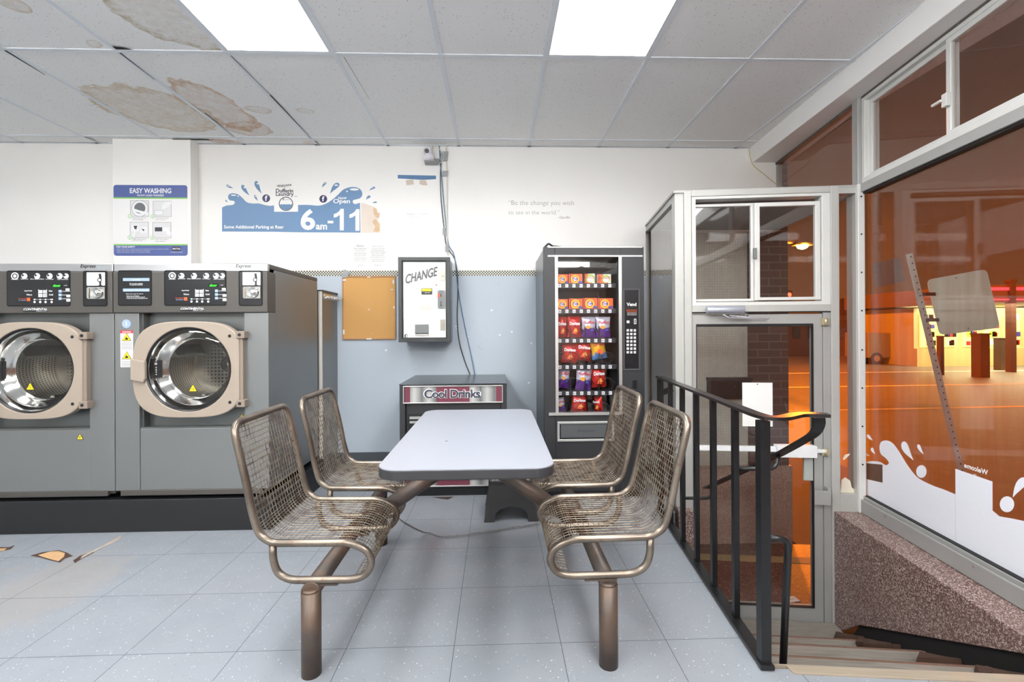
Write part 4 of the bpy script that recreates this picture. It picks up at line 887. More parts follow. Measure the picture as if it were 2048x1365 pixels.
for i, z_ in enumerate(shz[:5]):
    b = mb(MSH); b.box(gx0-.01, ix1+.018, YV+.075, YV+dp-.06, z_-.012, z_); b.box(gx0-.01, ix1+.018, YV+.066, YV+.075, z_-.03, z_+.004)
    for k in range(1, 4): X = gx0+(ix1-gx0)*k/4; b.box(X-.0015, X+.0015, YV+.08, YV+.5, z_, z_+.09)
    sh = b.build('shelf', r)
    b = mb(MCW)
    for k in range(8):
        X = gx0+.012+(ix1-gx0)*k/8; b.box(X, X+.022, YV+.0645, YV+.066, z_-.026, z_-.002); b.cur = MBLK; b.text('%d%d' % (i+1, k), (X+.002, YV+.0642, z_-.02), h=.011, bold=.02); b.cur = MCW
    b.build('price_tags', sh)
def coil(cx, zb, R=.042, n=5):
    b = mb(MBLK); P_ = [(cx+R*math.cos(a_), YV+.10+.028*a_/(2*PI)*1.6, zb+R+.004+R*math.sin(a_)) for a_ in [2*PI*j/20 for j in range(20*n)]]; b.tube(P_, .0028, 5); b.build('coil', r)
for (row, cols) in ((2, (.125, .375, .64, .88)), (3, (.08, .3, .5, .72, .92)), (4, (.1, .3, .55, .78, .93)), (5, (.1, .35, .6, .85))):
    for c_ in cols: coil(gx0+(ix1-gx0)*c_, shz[row])
# push door
b = mb(MALU); a = V(188, 1172); c = V(517, 1053); b.frame(a[0], c[0], a[1], c[1], .016, YV-.008, YV+.004); pf = b.build('delivery_frame', door, bevel=.002)
b = mb(M('push_flap_grey', (70, 73, 76), .4, vary=.05)); b.prism([(YV-.004, a[1]+.022), (YV+.002, c[1]-.02), (YV-.002, c[1]-.02), (YV-.012, a[1]+.03)], a[0]+.024, c[0]-.02, 'yz'); b.cur = MTAN; b.box(a[0]+.016, c[0]-.016, YV-.001, YV-.0004, a[1]+.016, c[1]-.016)
fl = b.build('push_flap', pf); b = mb(MCHAR); q = V(355, 1115); b.text('PUSH', (q[0], YV-.0135, q[1]), w=.115, h=.018, anchor='c', bold=.01, spacing=1.35); b.build('push_lettering', pf)
# control recess
a = V(570, 759); c = V(668, 283); b = mb(M('panel_surround', (62, 63, 66), .5)); b.frame(a[0], c[0], a[1], c[1], .012, YV-.006, YV+.002); pn = b.build('control_panel', door, bevel=.002)
b = mb(MBLKG); b.box(a[0]+.012, c[0]-.012, YV-.002, YV-.0005, a[1]+.012, c[1]-.012); b.build('panel_face', pn)
b = mb(M('keypad_silver', (206, 206, 208), .35, .1))
for j in range(7):
    for i in range(3):
        q = V(596+i*20.5, 526+j*21.2); b.box(q[0]-.0085, q[0]+.0085, YV-.006, YV-.002, q[1]-.009, q[1]+.008)
o = b.build('keypad', pn, bevel=.001); tag(o, None, None, kind='stuff')
b = mb(MWH); q = V(598, 484); b.text('Vend', (V(618, 385)[0], YV-.003, V(618, 385)[1]), w=.07, h=.024, anchor='c', bold=.03)
b.ring(rrect(V(630, 0)[0], V(643, 0)[0], V(0, 493)[1], V(0, 462)[1], .002), rrect(V(633, 0)[0], V(640, 0)[0], V(0, 489)[1], V(0, 466)[1], .001), YV-.004, YV-.002); a_ = V(590, 484); b.box(a_[0], a_[0]+.02, YV-.003, YV-.002, a_[1], a_[1]+.018)
for j, s_ in enumerate(('INSERT MONEY FIRST', 'THEN MAKE SELECTION', 'EXACT CHANGE ONLY')): b.text(s_, (V(618, 0)[0], YV-.003, V(0, 430+j*6)[1]), w=.068, anchor='c')
b.build('panel_print', pn)
b = mb(M('dim_red_display', (110, 44, 16), .3, vary=0)); a_ = V(588, 421); c_ = V(650, 404); b.box(a_[0], c_[0], YV-.003, YV-.002, a_[1], c_[1]); b.build('display', pn)
b = mb(MCASE); a_ = V(619, 877); c_ = V(648, 808); b.box(a_[0], c_[0], YV-.004, YV, a_[1], c_[1]); b.cur = MBLK; b.box(a_[0]+.006, c_[0]-.004, YV-.016, YV-.004, a_[1]+.02, c_[1]-.006); b.build('door_handle', door, bevel=.002)
b = mb(MBLK); b.tube(fillet([(x0+.01, YV+.04, h), (x0+.04, YV+.04, h+.03), (x0+.07, YV+.05, h+.012), (x0+.15, YV+.06, h+.006), (x0+.23, YV+.06, h+.008)], .01), .007, 8); b.build('top_cord', r)

# products
YB_ = YV+.085
MOR = M('detergent_orange', (232, 92, 38), .4, vary=.03); MPRD = M('crimson_print', (190, 40, 44), .4, vary=.0); MLIME = M('lime_print', (150, 190, 60), .4, vary=0); MCRB = M('cream_box', (222, 214, 200), .4, vary=.03); MPUR = M('purple_blue_print', (60, 66, 150), .4, vary=0)
def box_item(kind, px, label, grp, rot=0.):
    a = V(px[0], px[3], YB_); c = V(px[1], px[2], YB_); w_, h_ = c[0]-a[0], c[1]-a[1]
    z_ = min(shz, key=lambda q: abs(q-a[1]))
    r = thing('detergent_box', label, 'detergent box', (a[0]+w_/2, YB_+.002, z_+.0005), rot, grp)
    b = MB(MOR if kind == 'o' else MCRB); b.box(-w_/2, w_/2, 0, .045, 0, h_); b.build('carton', r, bevel=.001)
    b = MB()
    if kind == 'o':
        b.cur = MYEL; b.prism(circ(-w_*.04, h_*.5, h_*.4, 24), -.0006, -.0002); b.cur = MOR; b.prism(circ(-w_*.04, h_*.5, h_*.3, 24), -.0009, -.0006); b.cur = MWH; b.prism(circ(-w_*.04, h_*.5, h_*.2, 24), -.0012, -.0009)
        b.cur = MPUR; b.text('Tide', (-w_*.04, -.0016, h_*.4), w=w_*.42, h=h_*.24, anchor='c', bold=.04, shear=.2); b.box(w_*.2, w_*.48, -.0006, -.0002, h_*.08, h_*.3)
    else:
        b.cur = MOR; b.prism([(-w_/2, 0), (w_*.3, 0), (-w_*.1, h_), (-w_/2, h_)], -.0006, -.0002); b.cur = MLIME; b.prism(circ(w_*.1, h_*.52, h_*.42, 24), -.0009, -.0006); b.cur = MWH; b.prism(circ(w_*.12, h_*.45, h_*.3, 24), -.0012, -.0009); b.cur = MPRD; b.text('BOUNCE', (0, -.0016, h_*.5), w=w_*.85, h=h_*.24, anchor='c', bold=.02)
    b.build('print', r)
for i, (k, px) in enumerate((('o', (190, 250, 192, 249)), ('o', (254, 334, 190, 249)), ('w', (342, 404, 187, 247)), ('w', (422, 500, 192, 249)))):
    box_item(k, px, ['leftmost orange detergent box on the top shelf, partly hidden by the window trim', 'second orange detergent box from the left on the top shelf', 'cream and orange dryer-sheet box turned at an angle on the top shelf', 'cream and orange dryer-sheet box at the right of the top shelf, facing straight'][i], 'laundry boxes on the top snack shelf', -.35 if i == 2 else 0)
for i, px in enumerate(((188, 249, 336, 396), (256, 335, 333, 396), (340, 420, 332, 398), (424, 512, 334, 398))):
    box_item('o', px, ['orange detergent box at the far left of the second shelf', 'orange detergent box second from the left on the second shelf', 'orange detergent box third from the left on the second shelf', 'orange detergent box at the right end of the second shelf'][i], 'detergent boxes on the second snack shelf')
def bagmat(n, c1, c2, k=.45):
    t = NT(n); x, y, z = t.xyz(t.tc.outputs['Generated']); nz = t.noise(3.5, 3, vec=t.tc.outputs['Generated']); f = t.ramp(t.math('ADD', z, t.math('MULTIPLY', t.math('SUBTRACT', nz, .5), .5)), k-.03, k+.03)
    nb = t.noise(30, 4); t.bump(nb, .35, .004); return t.fin(t.mix(f, s2l(c1), s2l(c2)), .22, .25)
BM = {'red': bagmat('red_crisp_foil', (168, 30, 22), (196, 36, 30), .3), 'purple': bagmat('purple_crisp_foil', (98, 50, 142), (206, 206, 226), .42), 'yellow': bagmat('yellow_snack_foil', (80, 130, 190), (240, 180, 30), .3)}
MCHIP = M('chip_print', (222, 160, 60), .4, vary=.2, scale=60)
def bag(kind, x_, w_, y0, y1, label, grp, rot=0., tilt=0.):
    a = V(x_-w_/2, y1, YB_); c = V(x_+w_/2, y0, YB_); bw, bh = c[0]-a[0], c[1]-a[1]
    z_ = a[1]
    r = thing('snack_bag', label, 'snack bag', ((a[0]+c[0])/2, YB_+.03, z_), 0, grp); r.rotation_euler = (0, tilt, rot)
    N, K_ = 10, 12; vs = []; fs = []
    rn = random.Random(int(x_*7+y0))
    for s_ in (-1, 1):
        for j in range(K_+1):
            v_ = j/K_
            for i in range(N+1):
                u_ = i/N; bulge = (math.sin(PI*u_)**.6)*(math.sin(PI*min(1, max(0, (v_-.05)/.9)))**.5)*.026
                wav = .0025*math.sin(u_*21+j*.0)*(1 if j in (0, K_) else .3)
                pinch = 1-.09*math.sin(PI*v_)
                vs.append(((u_-.5)*bw*pinch, s_*bulge+wav+rn.uniform(-.0015, .0015), v_*bh))
    m_ = (N+1)*(K_+1)
    for j in range(K_):
        for i in range(N):
            q = j*(N+1)+i; fs.append((q, q+1, q+N+2, q+N+1)); q += m_; fs.append((q+1, q, q+N+1, q+N+2))
    b = MB(BM[kind]); b._add(vs, fs, True); b.build('foil', r)
    b = MB(); yq = -.0285; b.cur = MWH
    if kind == 'red':
        b.text('Doritos', (0, yq, bh*.58), w=bw*.74, h=bh*.16, anchor='c', bold=.04); b.cur = M('orange_red_print', (226, 84, 30), .4, vary=.1); b.prism([(-bw*.2, bh*.2), (bw*.16, bh*.16), (bw*.02, bh*.44)], yq, yq+.001); b.cur = MCHIP; b.prism([(-bw*.12, bh*.3), (bw*.22, bh*.26), (bw*.1, bh*.46)], yq-.0006, yq)
        b.cur = MBLK; b.prism([(-bw*.1, bh*.56), (bw*.12, bh*.56), (0, bh*.5)], yq, yq+.001)
    elif kind == 'purple':
        b.cur = MPRD; b.text('Ruffles', (0, yq, bh*.66), w=bw*.74, h=bh*.15, anchor='c', bold=.02, shear=.15); b.cur = MCHIP; b.prism(circ(-bw*.08, bh*.5, bw*.17, 16, bh*.09), yq, yq+.001); b.cur = MPUR; b.prism(circ(bw*.2, bh*.36, bw*.12, 12, bh*.05), yq, yq+.001)
    else:
        b.cur = MPRD; b.text('Cheetos', (-bw*.02, yq, bh*.66), w=bw*.7, h=bh*.16, anchor='c', bold=.05, shear=.2); b.cur = MOR; b.prism([(-bw*.2, bh*.3), (bw*.2, bh*.24), (bw*.12, bh*.5), (-bw*.05, bh*.52)], yq, yq+.001)
    b.build('print', r)
G3, G4, G5, G6 = ['snack bags on the %s shelf' % s_ for s_ in ('third', 'fourth', 'fifth', 'lowest')]
for a in (('red', 218, 58, 446, 568, 'red crisp bag at the left end of the third shelf', G3), ('red', 289, 80, 444, 568, 'red crisp bag second from the left on the third shelf', G3), ('purple', 374, 84, 447, 568, 'purple and white crisp bag left of its twin on the third shelf', G3), ('purple', 459, 84, 447, 568, 'purple and white crisp bag at the right of the third shelf', G3),
          ('red', 258, 88, 600, 716, 'red crisp bag leaning, lower left one on the fourth shelf', G4, 0, .05), ('red', 338, 92, 584, 704, 'red crisp bag overlapping its neighbour in the middle of the fourth shelf', G4, 0, .1), ('yellow', 440, 90, 574, 694, 'yellow and blue snack bag tilted on the fourth shelf', G4, .1, -.16),
          ('purple', 226, 66, 744, 864, 'purple and white crisp bag at the left end of the fifth shelf', G5, 0, .06), ('purple', 340, 92, 742, 878, 'purple and white crisp bag hanging forward in the middle of the fifth shelf', G5, 0, .06), ('red', 436, 84, 735, 860, 'single red crisp bag on the fifth shelf', G5, 0, -.06),
          ('purple', 216, 52, 918, 1004, 'purple and white bag low in the left corner of the lowest shelf', G6, 0, -.15), ('red', 318, 92, 898, 1002, 'red crisp bag facing forward in the middle of the lowest shelf', G6), ('red', 434, 56, 914, 1002, 'red crisp bag turned sideways on the right of the lowest shelf', G6, -.7, -.1)):
    bag(*a)

# ================================================================ STEP STOOL AND CHAIN
a = at(968, 1046, Z=0); c = at(1080, 1046, Z=0)
x0, x1 = a[0], at(1078, 1046, Z=0)[0]; y0 = a[1]; zt_ = .245
r = thing('step_stool', 'black plastic step stool standing on the floor under the far end of the table', 'step stool', ((x0+x1)/2, y0, 0)); w = x1-x0
MST = M('stool_plastic', (30, 30, 33), .5, vary=.15, scale=40)
def leg_panel(sy, dy0):
    pts = [(-w/2, 0), (-w/2+.065, 0), (-w/2+.072, .05), (-w/2+.10, .075), (0, .092), (w/2-.10, .075), (w/2-.072, .05), (w/2-.065, 0), (w/2, 0), (w/2-.035, zt_-.02), (-w/2+.035, zt_-.02)]
    b = MB(MST); n = len(pts); k = .05
    vs = [(p[0], dy0+sy*k*(p[1]/zt_), p[1]) for p in pts]+[(p[0], dy0+sy*(k*(p[1]/zt_)+.012), p[1]) for p in pts]
    b._add(vs, [tuple(range(n)), tuple(range(2*n-1, n-1, -1))]+[(i, n+i, n+(i+1) % n, (i+1) % n) for i in range(n)], False); return b
leg_panel(1, 0).build('front_legs', r); leg_panel(-1, .30).build('back_legs', r)
b = MB(MST)
for sx in (-1, 1): b.hexa([Vector(p) for p in ((sx*(w/2-.002), .0, 0), (sx*(w/2-.002), .3, 0), (sx*(w/2-.014), .3, 0), (sx*(w/2-.014), 0, 0), (sx*(w/2-.035), .05, zt_-.02), (sx*(w/2-.035), .25, zt_-.02), (sx*(w/2-.05), .25, zt_-.02), (sx*(w/2-.05), .05, zt_-.02))])
b.build('side_wall', r)
t = NT('stool_grit'); MGR = t.fin(t.mix(t.math('GREATER_THAN', t.noise(140, 3), .52), s2l((60, 60, 62)), s2l((165, 165, 168))), .7)
b = MB(MST); b.prism(rrect(-w/2+.028, w/2-.028, .038, .262, .02), zt_-.022, zt_-.004, 'xy'); top = b.build('top', r, bevel=.003)
b = MB(MGR); b.prism(rrect(-w/2+.04, w/2-.04, .05, .25, .015), zt_-.004, zt_-.001, 'xy'); b.build('grip_mat', top)
# ================================================================ CLUSTER TABLE WITH FOUR MESH SEATS
t = NT('bronze_tube'); n1_ = t.noise(7, 5); n2_ = t.noise(60, 4)
c_ = t.mix(t.ramp(n1_, .35, .7), s2l((104, 95, 86)), s2l((146, 136, 124))); c_ = t.mix(t.math('MULTIPLY', t.ramp(n2_, .6, .72), .5), c_, s2l((112, 66, 40))); MBZ = t.fin(c_, .3, .75)
t = NT('rusty_dark_tube'); n1_ = t.noise(9, 5); c_ = t.mix(t.ramp(n1_, .4, .72), s2l((82, 75, 71)), s2l((108, 88, 74))); MRT = t.fin(c_, .45, .5)
t = NT('mesh_wire'); n1_ = t.noise(22, 4); MWR = t.fin(t.mix(t.ramp(n1_, .45, .66), s2l((158, 146, 128)), s2l((104, 78, 58))), .35, .7)
MTT = M('pale_blue_laminate', (146, 150, 160), .38, vary=.015, scale=4); MEDG = M('black_edge_band', (46, 46, 48), .5, vary=.25, scale=14, bump=.2)
TXc = -.105; TYc = 2.18
r = thing('cluster_table', 'fixed four-seat table with a pale blue top and brown wire mesh seats', 'table', (TXc, TYc, 0))
hw, hl = .300, .598; yn, yf = 1.588-TYc, 2.765-TYc
b = MB(MTT); b.prism(rrect(-hw, hw, yn, yf, .07, 8), .732, .741, 'xy'); b.build('tabletop', r, bevel=.002)
b = MB(MEDG); O = rrect(-hw-.001, hw+.001, yn-.001, yf+.001, .07, 8); I = rrect(-hw+.02, hw-.02, yn+.02, yf-.02, .05, 8); b.ring(O, I, .702, .7385, 'xy'); b.prism(I, .704, .731, 'xy'); b.build('edge_band', r, bevel=.006, seg=3)
b = MB(MBLK); b.box(-.105-.006, -.105+.006, -.2, -.195, .7411, .7416); b.build('stain', r)
XP = .5165; YPo = (-.485, .53)
PX_ = {-1: -.519-.03, 1: .518-.02}
for sx in (-1, 1):
    XP0, XP = XP, abs(PX_[sx])
    for yy in YPo:
        b = MB(MRT); b.cyl((sx*XP, yy, .0), (sx*XP, yy, .292), .0335, 28); b.cyl((sx*XP, yy, .290), (sx*XP, yy, .300), .0335, 28, .024); b.build('leg', r)
    b = MB(MRT); b.cyl((sx*XP, YPo[0]-.01, .292), (sx*XP, YPo[1]+.02, .292), .0315, 28); b.build('side_rail', r)
    b = MB(MRT); d = Vector((-sx*.42, 0, .28)); a_ = Vector((sx*XP, .0, .30)); b.cyl(a_, a_+d*1.25, .034, 28); b.build('support_arm', r)
    XP = XP0
b = MB(MRT); b.cyl((0, 0, .6), (0, 0, .705), .05, 28); b.box(-.17, .17, -.2, .2, .694, .703); b.build('table_mount', r)
# seat: profile read off the near side of the front left seat
YS = 1.70; prof = [(62, 222), (90, 345), (115, 450), (145, 600), (175, 700), (232, 738), (400, 737), (590, 735), (665, 770), (690, 825), (655, 888), (590, 902), (320, 905), (262, 878), (240, 820), (238, 745)]
def SP(zx, zy): p = at(440+zx/2.256, 760+zy/2.256, Y=YS); return p[0], p[2]
pl = [SP(*p) for p in prof]; sxc = -XP+TXc
pl = [(p[0]-sxc, p[1]) for p in pl]
ztop = pl[0][1]+.018
Ws = .215
def side(y): 
    P_ = [(p[0], y, p[1]) for p in pl]; return P_
s1 = side(-Ws); s2_ = side(Ws)
loop = s1[::-1][:-1]+[(pl[0][0]-.006, -Ws, ztop), (pl[0][0]-.006, Ws, ztop)]+s2_[1:]
rad = [.0]+[.03, .05, .03, .03, .05, .05, .05, .04, .03, .03, .05, .04, .05, .03]+[.07, .07]+[.03, .05, .04, .05, .03, .03, .04, .05, .05, .05, .03, .03, .05, .03]+[0]
frame_path = fillet(loop, rad, 6)
sheetp = fillet([(p[0], 0, p[1]) for p in [(pl[0][0]-.004, ztop)]+pl[:12]], [0, .02, .05, .05, .05, .06, .06, .05, .05, .05, .05, .04, 0], 6)
# resample
def resample(P, d):
    out = [P[0]]; acc = 0
    for a, c in zip(P, P[1:]):
        L = (c-a).length; t_ = d-acc
        while t_ <= L: out.append(a+(c-a)*(t_/L)); t_ += d
        acc = (acc+L) % d if L else acc
        acc = L-(t_-d) if t_-d >= 0 else acc+L
    return out
sp_ = resample(sheetp, .0188)
def seat(name_label, cx, cy, rz, first=None):
    if first is None:
        g = bpy.data.objects.new('seat', None); COL.objects.link(g); g.parent = r
        b = MB(MBZ); b.tube(frame_path, .0128, 12); b.build('seat_frame', g)
        b = MB(MWR); rw = .00145
        n = 19
        for i in range(n+1):
            y = -Ws+.004+(2*Ws-.008)*i/n; pp = [Vector((p[0], y, p[2])) for p in sp_[1:]]; b.tube(pp, rw, 5, cap=False)
        for p in sp_[1:]:
            b.tube([(p[0], -Ws, p[2]-.0), (p[0], Ws, p[2])], rw, 5, cap=False)
        o = b.build('wire_mesh', g)
        b = MB(MRT); zb = pl[12][1]-.013; b.box(-.05, .06, -Ws-.008, -Ws+.035, zb-.006, zb); b.box(-.05, .06, Ws-.035, Ws+.008, zb-.006, zb); 
        for yy in (-Ws+.01, Ws-.01):
            for xx in (-.035, .045): b.cyl((xx, yy, zb-.014), (xx, yy, zb-.004), .005, 8)
        b.build('mounting_plate', g); first = g
    else:
        g = first.copy(); COL.objects.link(g); g.parent = r
        for ch in first.children:
            c = ch.copy(); COL.objects.link(c); c.parent = g
    g.location = (cx, cy, 0); g.rotation_euler = (0, 0, rz); return g
y1s = 1.70+Ws-TYc; y2s = 2.275+Ws-TYc
g = seat('', -XP, y1s, 0)
seat('', -XP, y2s, 0, g)
for yy_, in ((y1s-.01,), (y2s-.01,)): q_ = seat('', .475, yy_, PI, g); q_.scale = (1.05, 1, 1)
# chain hanging between the rails
t = NT('chain_steel'); MCN = t.fin(t.mix(t.noise(90, 2), s2l((120, 120, 120)), s2l((196, 196, 196))), .3, .9)
cp = spline([at(790, 1030, Y=2.5), at(812, 1048, Y=2.52), at(850, 1066, Z=.012), at(890, 1073, Z=.012), at(960, 1065, Z=.012), at(1030, 1054, Z=.012), at(1078, 1047, Z=.012)], 10)
for p in cp: p.z = max(p.z, .008)
b = MB(MCN); cp = resample(cp, .0105)
for i in range(len(cp)-1):
    a, c = cp[i], cp[i+1]; d = (c-a).normalized(); m_ = (a+c)/2; s_ = d.cross(Vector((0, 0, 1))).normalized(); q_ = s_ if i % 2 else (Vector((0, 0, 1))*.6+s_*.5).normalized()
    b.tube([m_+d*(.0085*math.cos(w_2))+q_*(.0045*math.sin(w_2)) for w_2 in [2*PI*j/8 for j in range(8)]], .0019, 5, closed=True)
tag(b.build('security_chain'), 'thin twisted steel chain lying across the floor under the table to the stool', 'chain')
# ================================================================ STREET FRONT (local axes s, t)
TM = Matrix.Translation(OF) @ Matrix.Rotation(TH, 4, 'Z')
def fl(o, kind='structure'):
    o.location = OF; o.rotation_euler = (0, 0, TH)
    if kind: o['kind'] = kind
    return o
MAL = M('aged_aluminium', (180, 180, 176), .42, .15, vary=.06, scale=7, stretch=(1, 1, .3)); MALW = M('white_aluminium_sash', (212, 212, 209), .4, .05, vary=.05, scale=9)
MALD = M('dull_aluminium', (168, 168, 166), .45, .3, vary=.08, scale=5); MSEAL = M('black_seal', (22, 22, 22), .7, vary=.2)
ORG = (255, 132, 44)
MG1 = glass_mat('street_glass', dirt=.13, dirt_col=(232, 172, 112), glow_fade=True); MG2 = glass_mat('street_glass_dark', dirt=.05, dirt_col=(200, 170, 160)); MG3 = glass_mat('door_wired_glass', dirt=.05, refl=1.1, wire=False)
T_ = lambda u, v, t=0.: atT(u, v, t)
sA0 = T_(1350.7, 500)[0]; sA1 = T_(1368.4, 500)[0]; sB1 = T_(1383, 500)[0]; sR0 = T_(1661, 500)[0]; sR1 = T_(1677.5, 500)[0]
zTop = T_(1500, 378)[1]; zHead = T_(1500, 390)[1]; zTb1 = T_(1500, 610.6)[1]; zTb0 = T_(1500, 624)[1]; zThr1 = T_(1600, 1247)[1]; zBot = T_(1600, 1257)[1]
D_ = .10
# door and its frame
b = MB(MAL)
b.box(sA0, sA1, .01, D_, -.72, zTop-.006); b.box(sA1, sB1, -.004, D_, -.72, zTop); b.box(sR0, sR1, -.004, D_, zBot-.02, zTop)
b.box(sB1, sR0, -.004, D_, zHead, zTop); b.box(sB1, sR0, -.006, D_, zTb0, zTb1); b.box(sB1, sR0, -.0, D_, zBot-.03, zThr1-.008)
d1 = fl(b.build('door_1', bevel=.003)); zD1 = T_(1500, 629)[1]; zD0 = zThr1; g0 = T_(1394.7, 800)[0]; g1 = T_(1628, 800)[0]; gz1 = T_(1500, 650)[1]; gz0 = T_(1500, 1212)[1]
sD0 = sB1+.004; sD1 = T_(1648, 900)[0]
b = MB(MALD); b.frame(sD0, sD1, zD0, zD1, (g0-sD0, sD1-g1, gz0-zD0, zD1-gz1), .012, .055); leaf = b.build('door_leaf', d1, bevel=.002)
b = MB(MALD); b.box(sD1+.002, sR0, .006, .05, zBot, zTb0); b.build('hinge_jamb', d1, bevel=.002)
b = MB(MSEAL); b.frame(g0-.003, g1+.003, gz0-.003, gz1+.004, .005, .008, .03); b.box(g0, g1, .006, .03, gz1-.012, gz1+.006); b.box(sB1, sR0, .0, .02, zTb0-.006, zTb0+.001); b.build('glazing_seal', leaf)
b = MB(MG3); b.box(g0, g1, .030, .036, gz0, gz1); b.build('door_pane', leaf)
b = MB(MWH); za, zc = T_(1600, 914)[1], T_(1600, 891)[1]; sa = T_(1551, 900)[0]; b.box(sa, g1+.004, -.03, .03, za, zc); zb_ = T_(1500, 903)[1]; zb2 = T_(1500, 894)[1]; b.box(g0, sa, -.008, .03, zb_, zb2); b.box(g1, g1+.07, -.012, .012, T_(1640, 906)[1], T_(1640, 899)[1]); b.cur = M('pale_board', (170, 176, 172), .5); b.box(T_(1610, 900)[0], g1, .012, .03, T_(1610, 963)[1], za); b.build('push_bar', leaf, bevel=.002)
b = MB(M('closer_silver', (176, 180, 192), .35, .4)); z0, z1 = T_(1440, 628)[1], T_(1440, 613)[1]; b.cyl((T_(1409, 620)[0], -.045, (z0+z1)/2), (T_(1483, 620)[0], -.045, (z0+z1)/2), (z1-z0)/2, 20); b.box(T_(1412, 620)[0], T_(1480, 620)[0], -.06, -.004, z0+.004, z1-.004); b.build('door_closer', d1, bevel=.002)
b = MB(M('closer_arm', (196, 198, 206), .3, .6)); b.tube(fillet([(T_(1440, 630)[0], -.055, T_(1440, 630)[1]), (T_(1450, 636)[0], -.055, T_(1450, 636)[1]), (T_(1534, 637)[0], -.03, T_(1534, 637)[1])], .02), .006, flat=(.008, .004)); b.tube([(T_(1455, 632)[0], -.04, T_(1455, 632)[1]), (T_(1534, 638)[0], -.03, T_(1534, 638)[1])], .004, 8); b.cur = MBLK
for u in (1461, 1471, 1480, 1488, 1495): q = T_(u, 633); b.cyl((q[0], -.002, q[1]), (q[0], .012, q[1]), .007, 12)
b.build('closer_arm', d1)
for v in (644, 905):
    b = MB(M('brass_hinge', (186, 178, 150), .35, .5)); q = T_(1649, v); b.box(q[0]-.02, q[0]+.028, -.006, .01, q[1]-.022, q[1]+.022); b.cyl((q[0]+.004, -.01, q[1]-.024), (q[0]+.004, -.01, q[1]+.024), .008, 10); b.build('hinge', leaf)
b = MB(MALD); a = T_(1621, 1005); c = T_(1654, 978); b.box(a[0], c[0], -.05, -.046, a[1], c[1]); b.box(c[0]-.02, c[0]+.0, -.046, .012, a[1], c[1]+.02); b.build('stop_plate', d1, bevel=.002)
# window over the door
w1 = MB(MALW); o0, o1, oz0, oz1 = T_(1384, 500)[0], sR0, zTb1, zHead
w1.frame(o0, o1, oz0, oz1, (.026, .05, .022, .018), .002, .09); w1o = fl(w1.build('window_1', bevel=.002))
a = T_(1389, 603); c = T_(1523, 402); b = MB(MALW); b.frame(a[0], c[0], a[1], c[1], (.014, .05, .016, .018), .045, .07); b.build('sash', w1o, bevel=.002)
b = MB(MG2); b.box(a[0]+.01, c[0]-.05, .056, .060, a[1]+.01, c[1]-.01); b.build('pane', w1o)
a = T_(1512, 601); c = T_(1643, 401); b = MB(MALW); b.frame(a[0], c[0], a[1], c[1], (.032, .032, .02, .026), .012, .042); b.build('sash', w1o, bevel=.003)
b = MB(MG3); b.box(a[0]+.03, c[0]-.03, .024, .028, a[1]+.015, c[1]-.02); b.build('pane', w1o)
b = MB(MCAB2); q = T_(1510.5, 507); b.box(q[0]-.01, q[0]+.01, -.004, .014, q[1]-.035, q[1]+.035); b.build('latch', w1o, bevel=.002)
# narrow light between door and corner post
zs0 = T_(1690, 989)[1]; zs1 = T_(1690, 387)[1]; b = MB(MAL); sC = T_(1712, 600)[0]
b.frame(sR1, 0.0, -.0, zTop, (.003, .03, zs0, zTop-zs1), .0, D_); w2 = fl(b.build('window_2', bevel=.002)); b = MB(MG1); b.box(sR1+.003, -.03, .04, .045, zs0, zs1); b.build('pane', w2)
b = MB(M('peeling_paint', (222, 214, 196), .8, vary=.1, scale=40)); 
def flake(uv): b.prism([T_(*p, .036) for p in uv], .034, .038)
flake([(1680, 987), (1683, 960), (1690, 955), (1700, 962), (1703, 975), (1708, 980), (1708, 987)]); flake([(1685, 918), (1690, 910), (1700, 908), (1695, 914), (1688, 921)]); b.build('paint_flake', w2)
# post with screw holes
b = MB(MALW); b.box(-.028, .014, -.02, .05, .02, 2.12); p_ = fl(b.build('trim_2', bevel=.004)); b = MB(MBLK)
for v in (395, 470, 546, 622, 700, 776, 852, 928): z_ = T_(1717, v)[1]; b.cyl((-.008, -.0215, z_), (-.008, -.019, z_), .0055, 10)
b.build('screw', p_)
b = MB(MALD); b.box(-.022, .012, -.01, .05, 2.12, 2.69); fl(b.build('trim_3', bevel=.003))
# side panel of the vestibule
sL = sA0+.02; b = MB(MAL); tw = 1.13; b.frame(.09, tw, .02, zTop-.01, (.0, .03, .06, .045), sL-.02, sL+.02, 'yz'); w3 = fl(b.build('window_3', bevel=.002)); b = MB(glass_mat('side_glass', refl=1.6, dirt=.04)); b.box(sL-.003, sL+.003, .09, tw-.03, .08, zTop-.05); b.build('pane', w3)
b = MB(MALD); b.box(sL-.03, 0, -.002, tw+.05, zTop-.012, zTop+.004); fl(b.build('trim_4'))
# long street window: sill, head bar, sliding upper lights
zsil0 = atS(1726, 1024.4)[1]; zsil1 = atS(1728, 993)[1]; zh0 = atS(1722, 386)[1]; zh1 = atS(1724, 368)[1]; zu1 = 2.675; tN = -5.6
b = MB(MALD); b.box(-.02, .09, tN, -.02, zsil0, zsil1-.02); b.box(-.005, .06, tN, -.02, zsil1-.02, zsil1); b.box(-.012, .09, tN, .0, zh0, zh1); b.cur = MSEAL; b.box(.002, .05, tN, -.02, zh0-.012, zh0); b.box(.002, .05, tN, -.02, zsil1, zsil1+.005)
w5 = fl(b.build('window_5', bevel=.003)); b = MB(MG1); b.box(.03, .036, tN, -.02, zsil1, zh0-.005); b.build('pane', w5)
b = MB(MCHR)
for t_ in (-.25, -.85, -1.5): b.cyl((-.021, t_, zsil1-.04), (-.019, t_, zsil1-.04), .006, 10)
b.build('screw', w5)
b = MB(MALW); tu0 = atS(1729, 300)[0]; tm = atS(1893, 200)[0]; tm2 = atS(1908, 200)[0]; te = -2.2
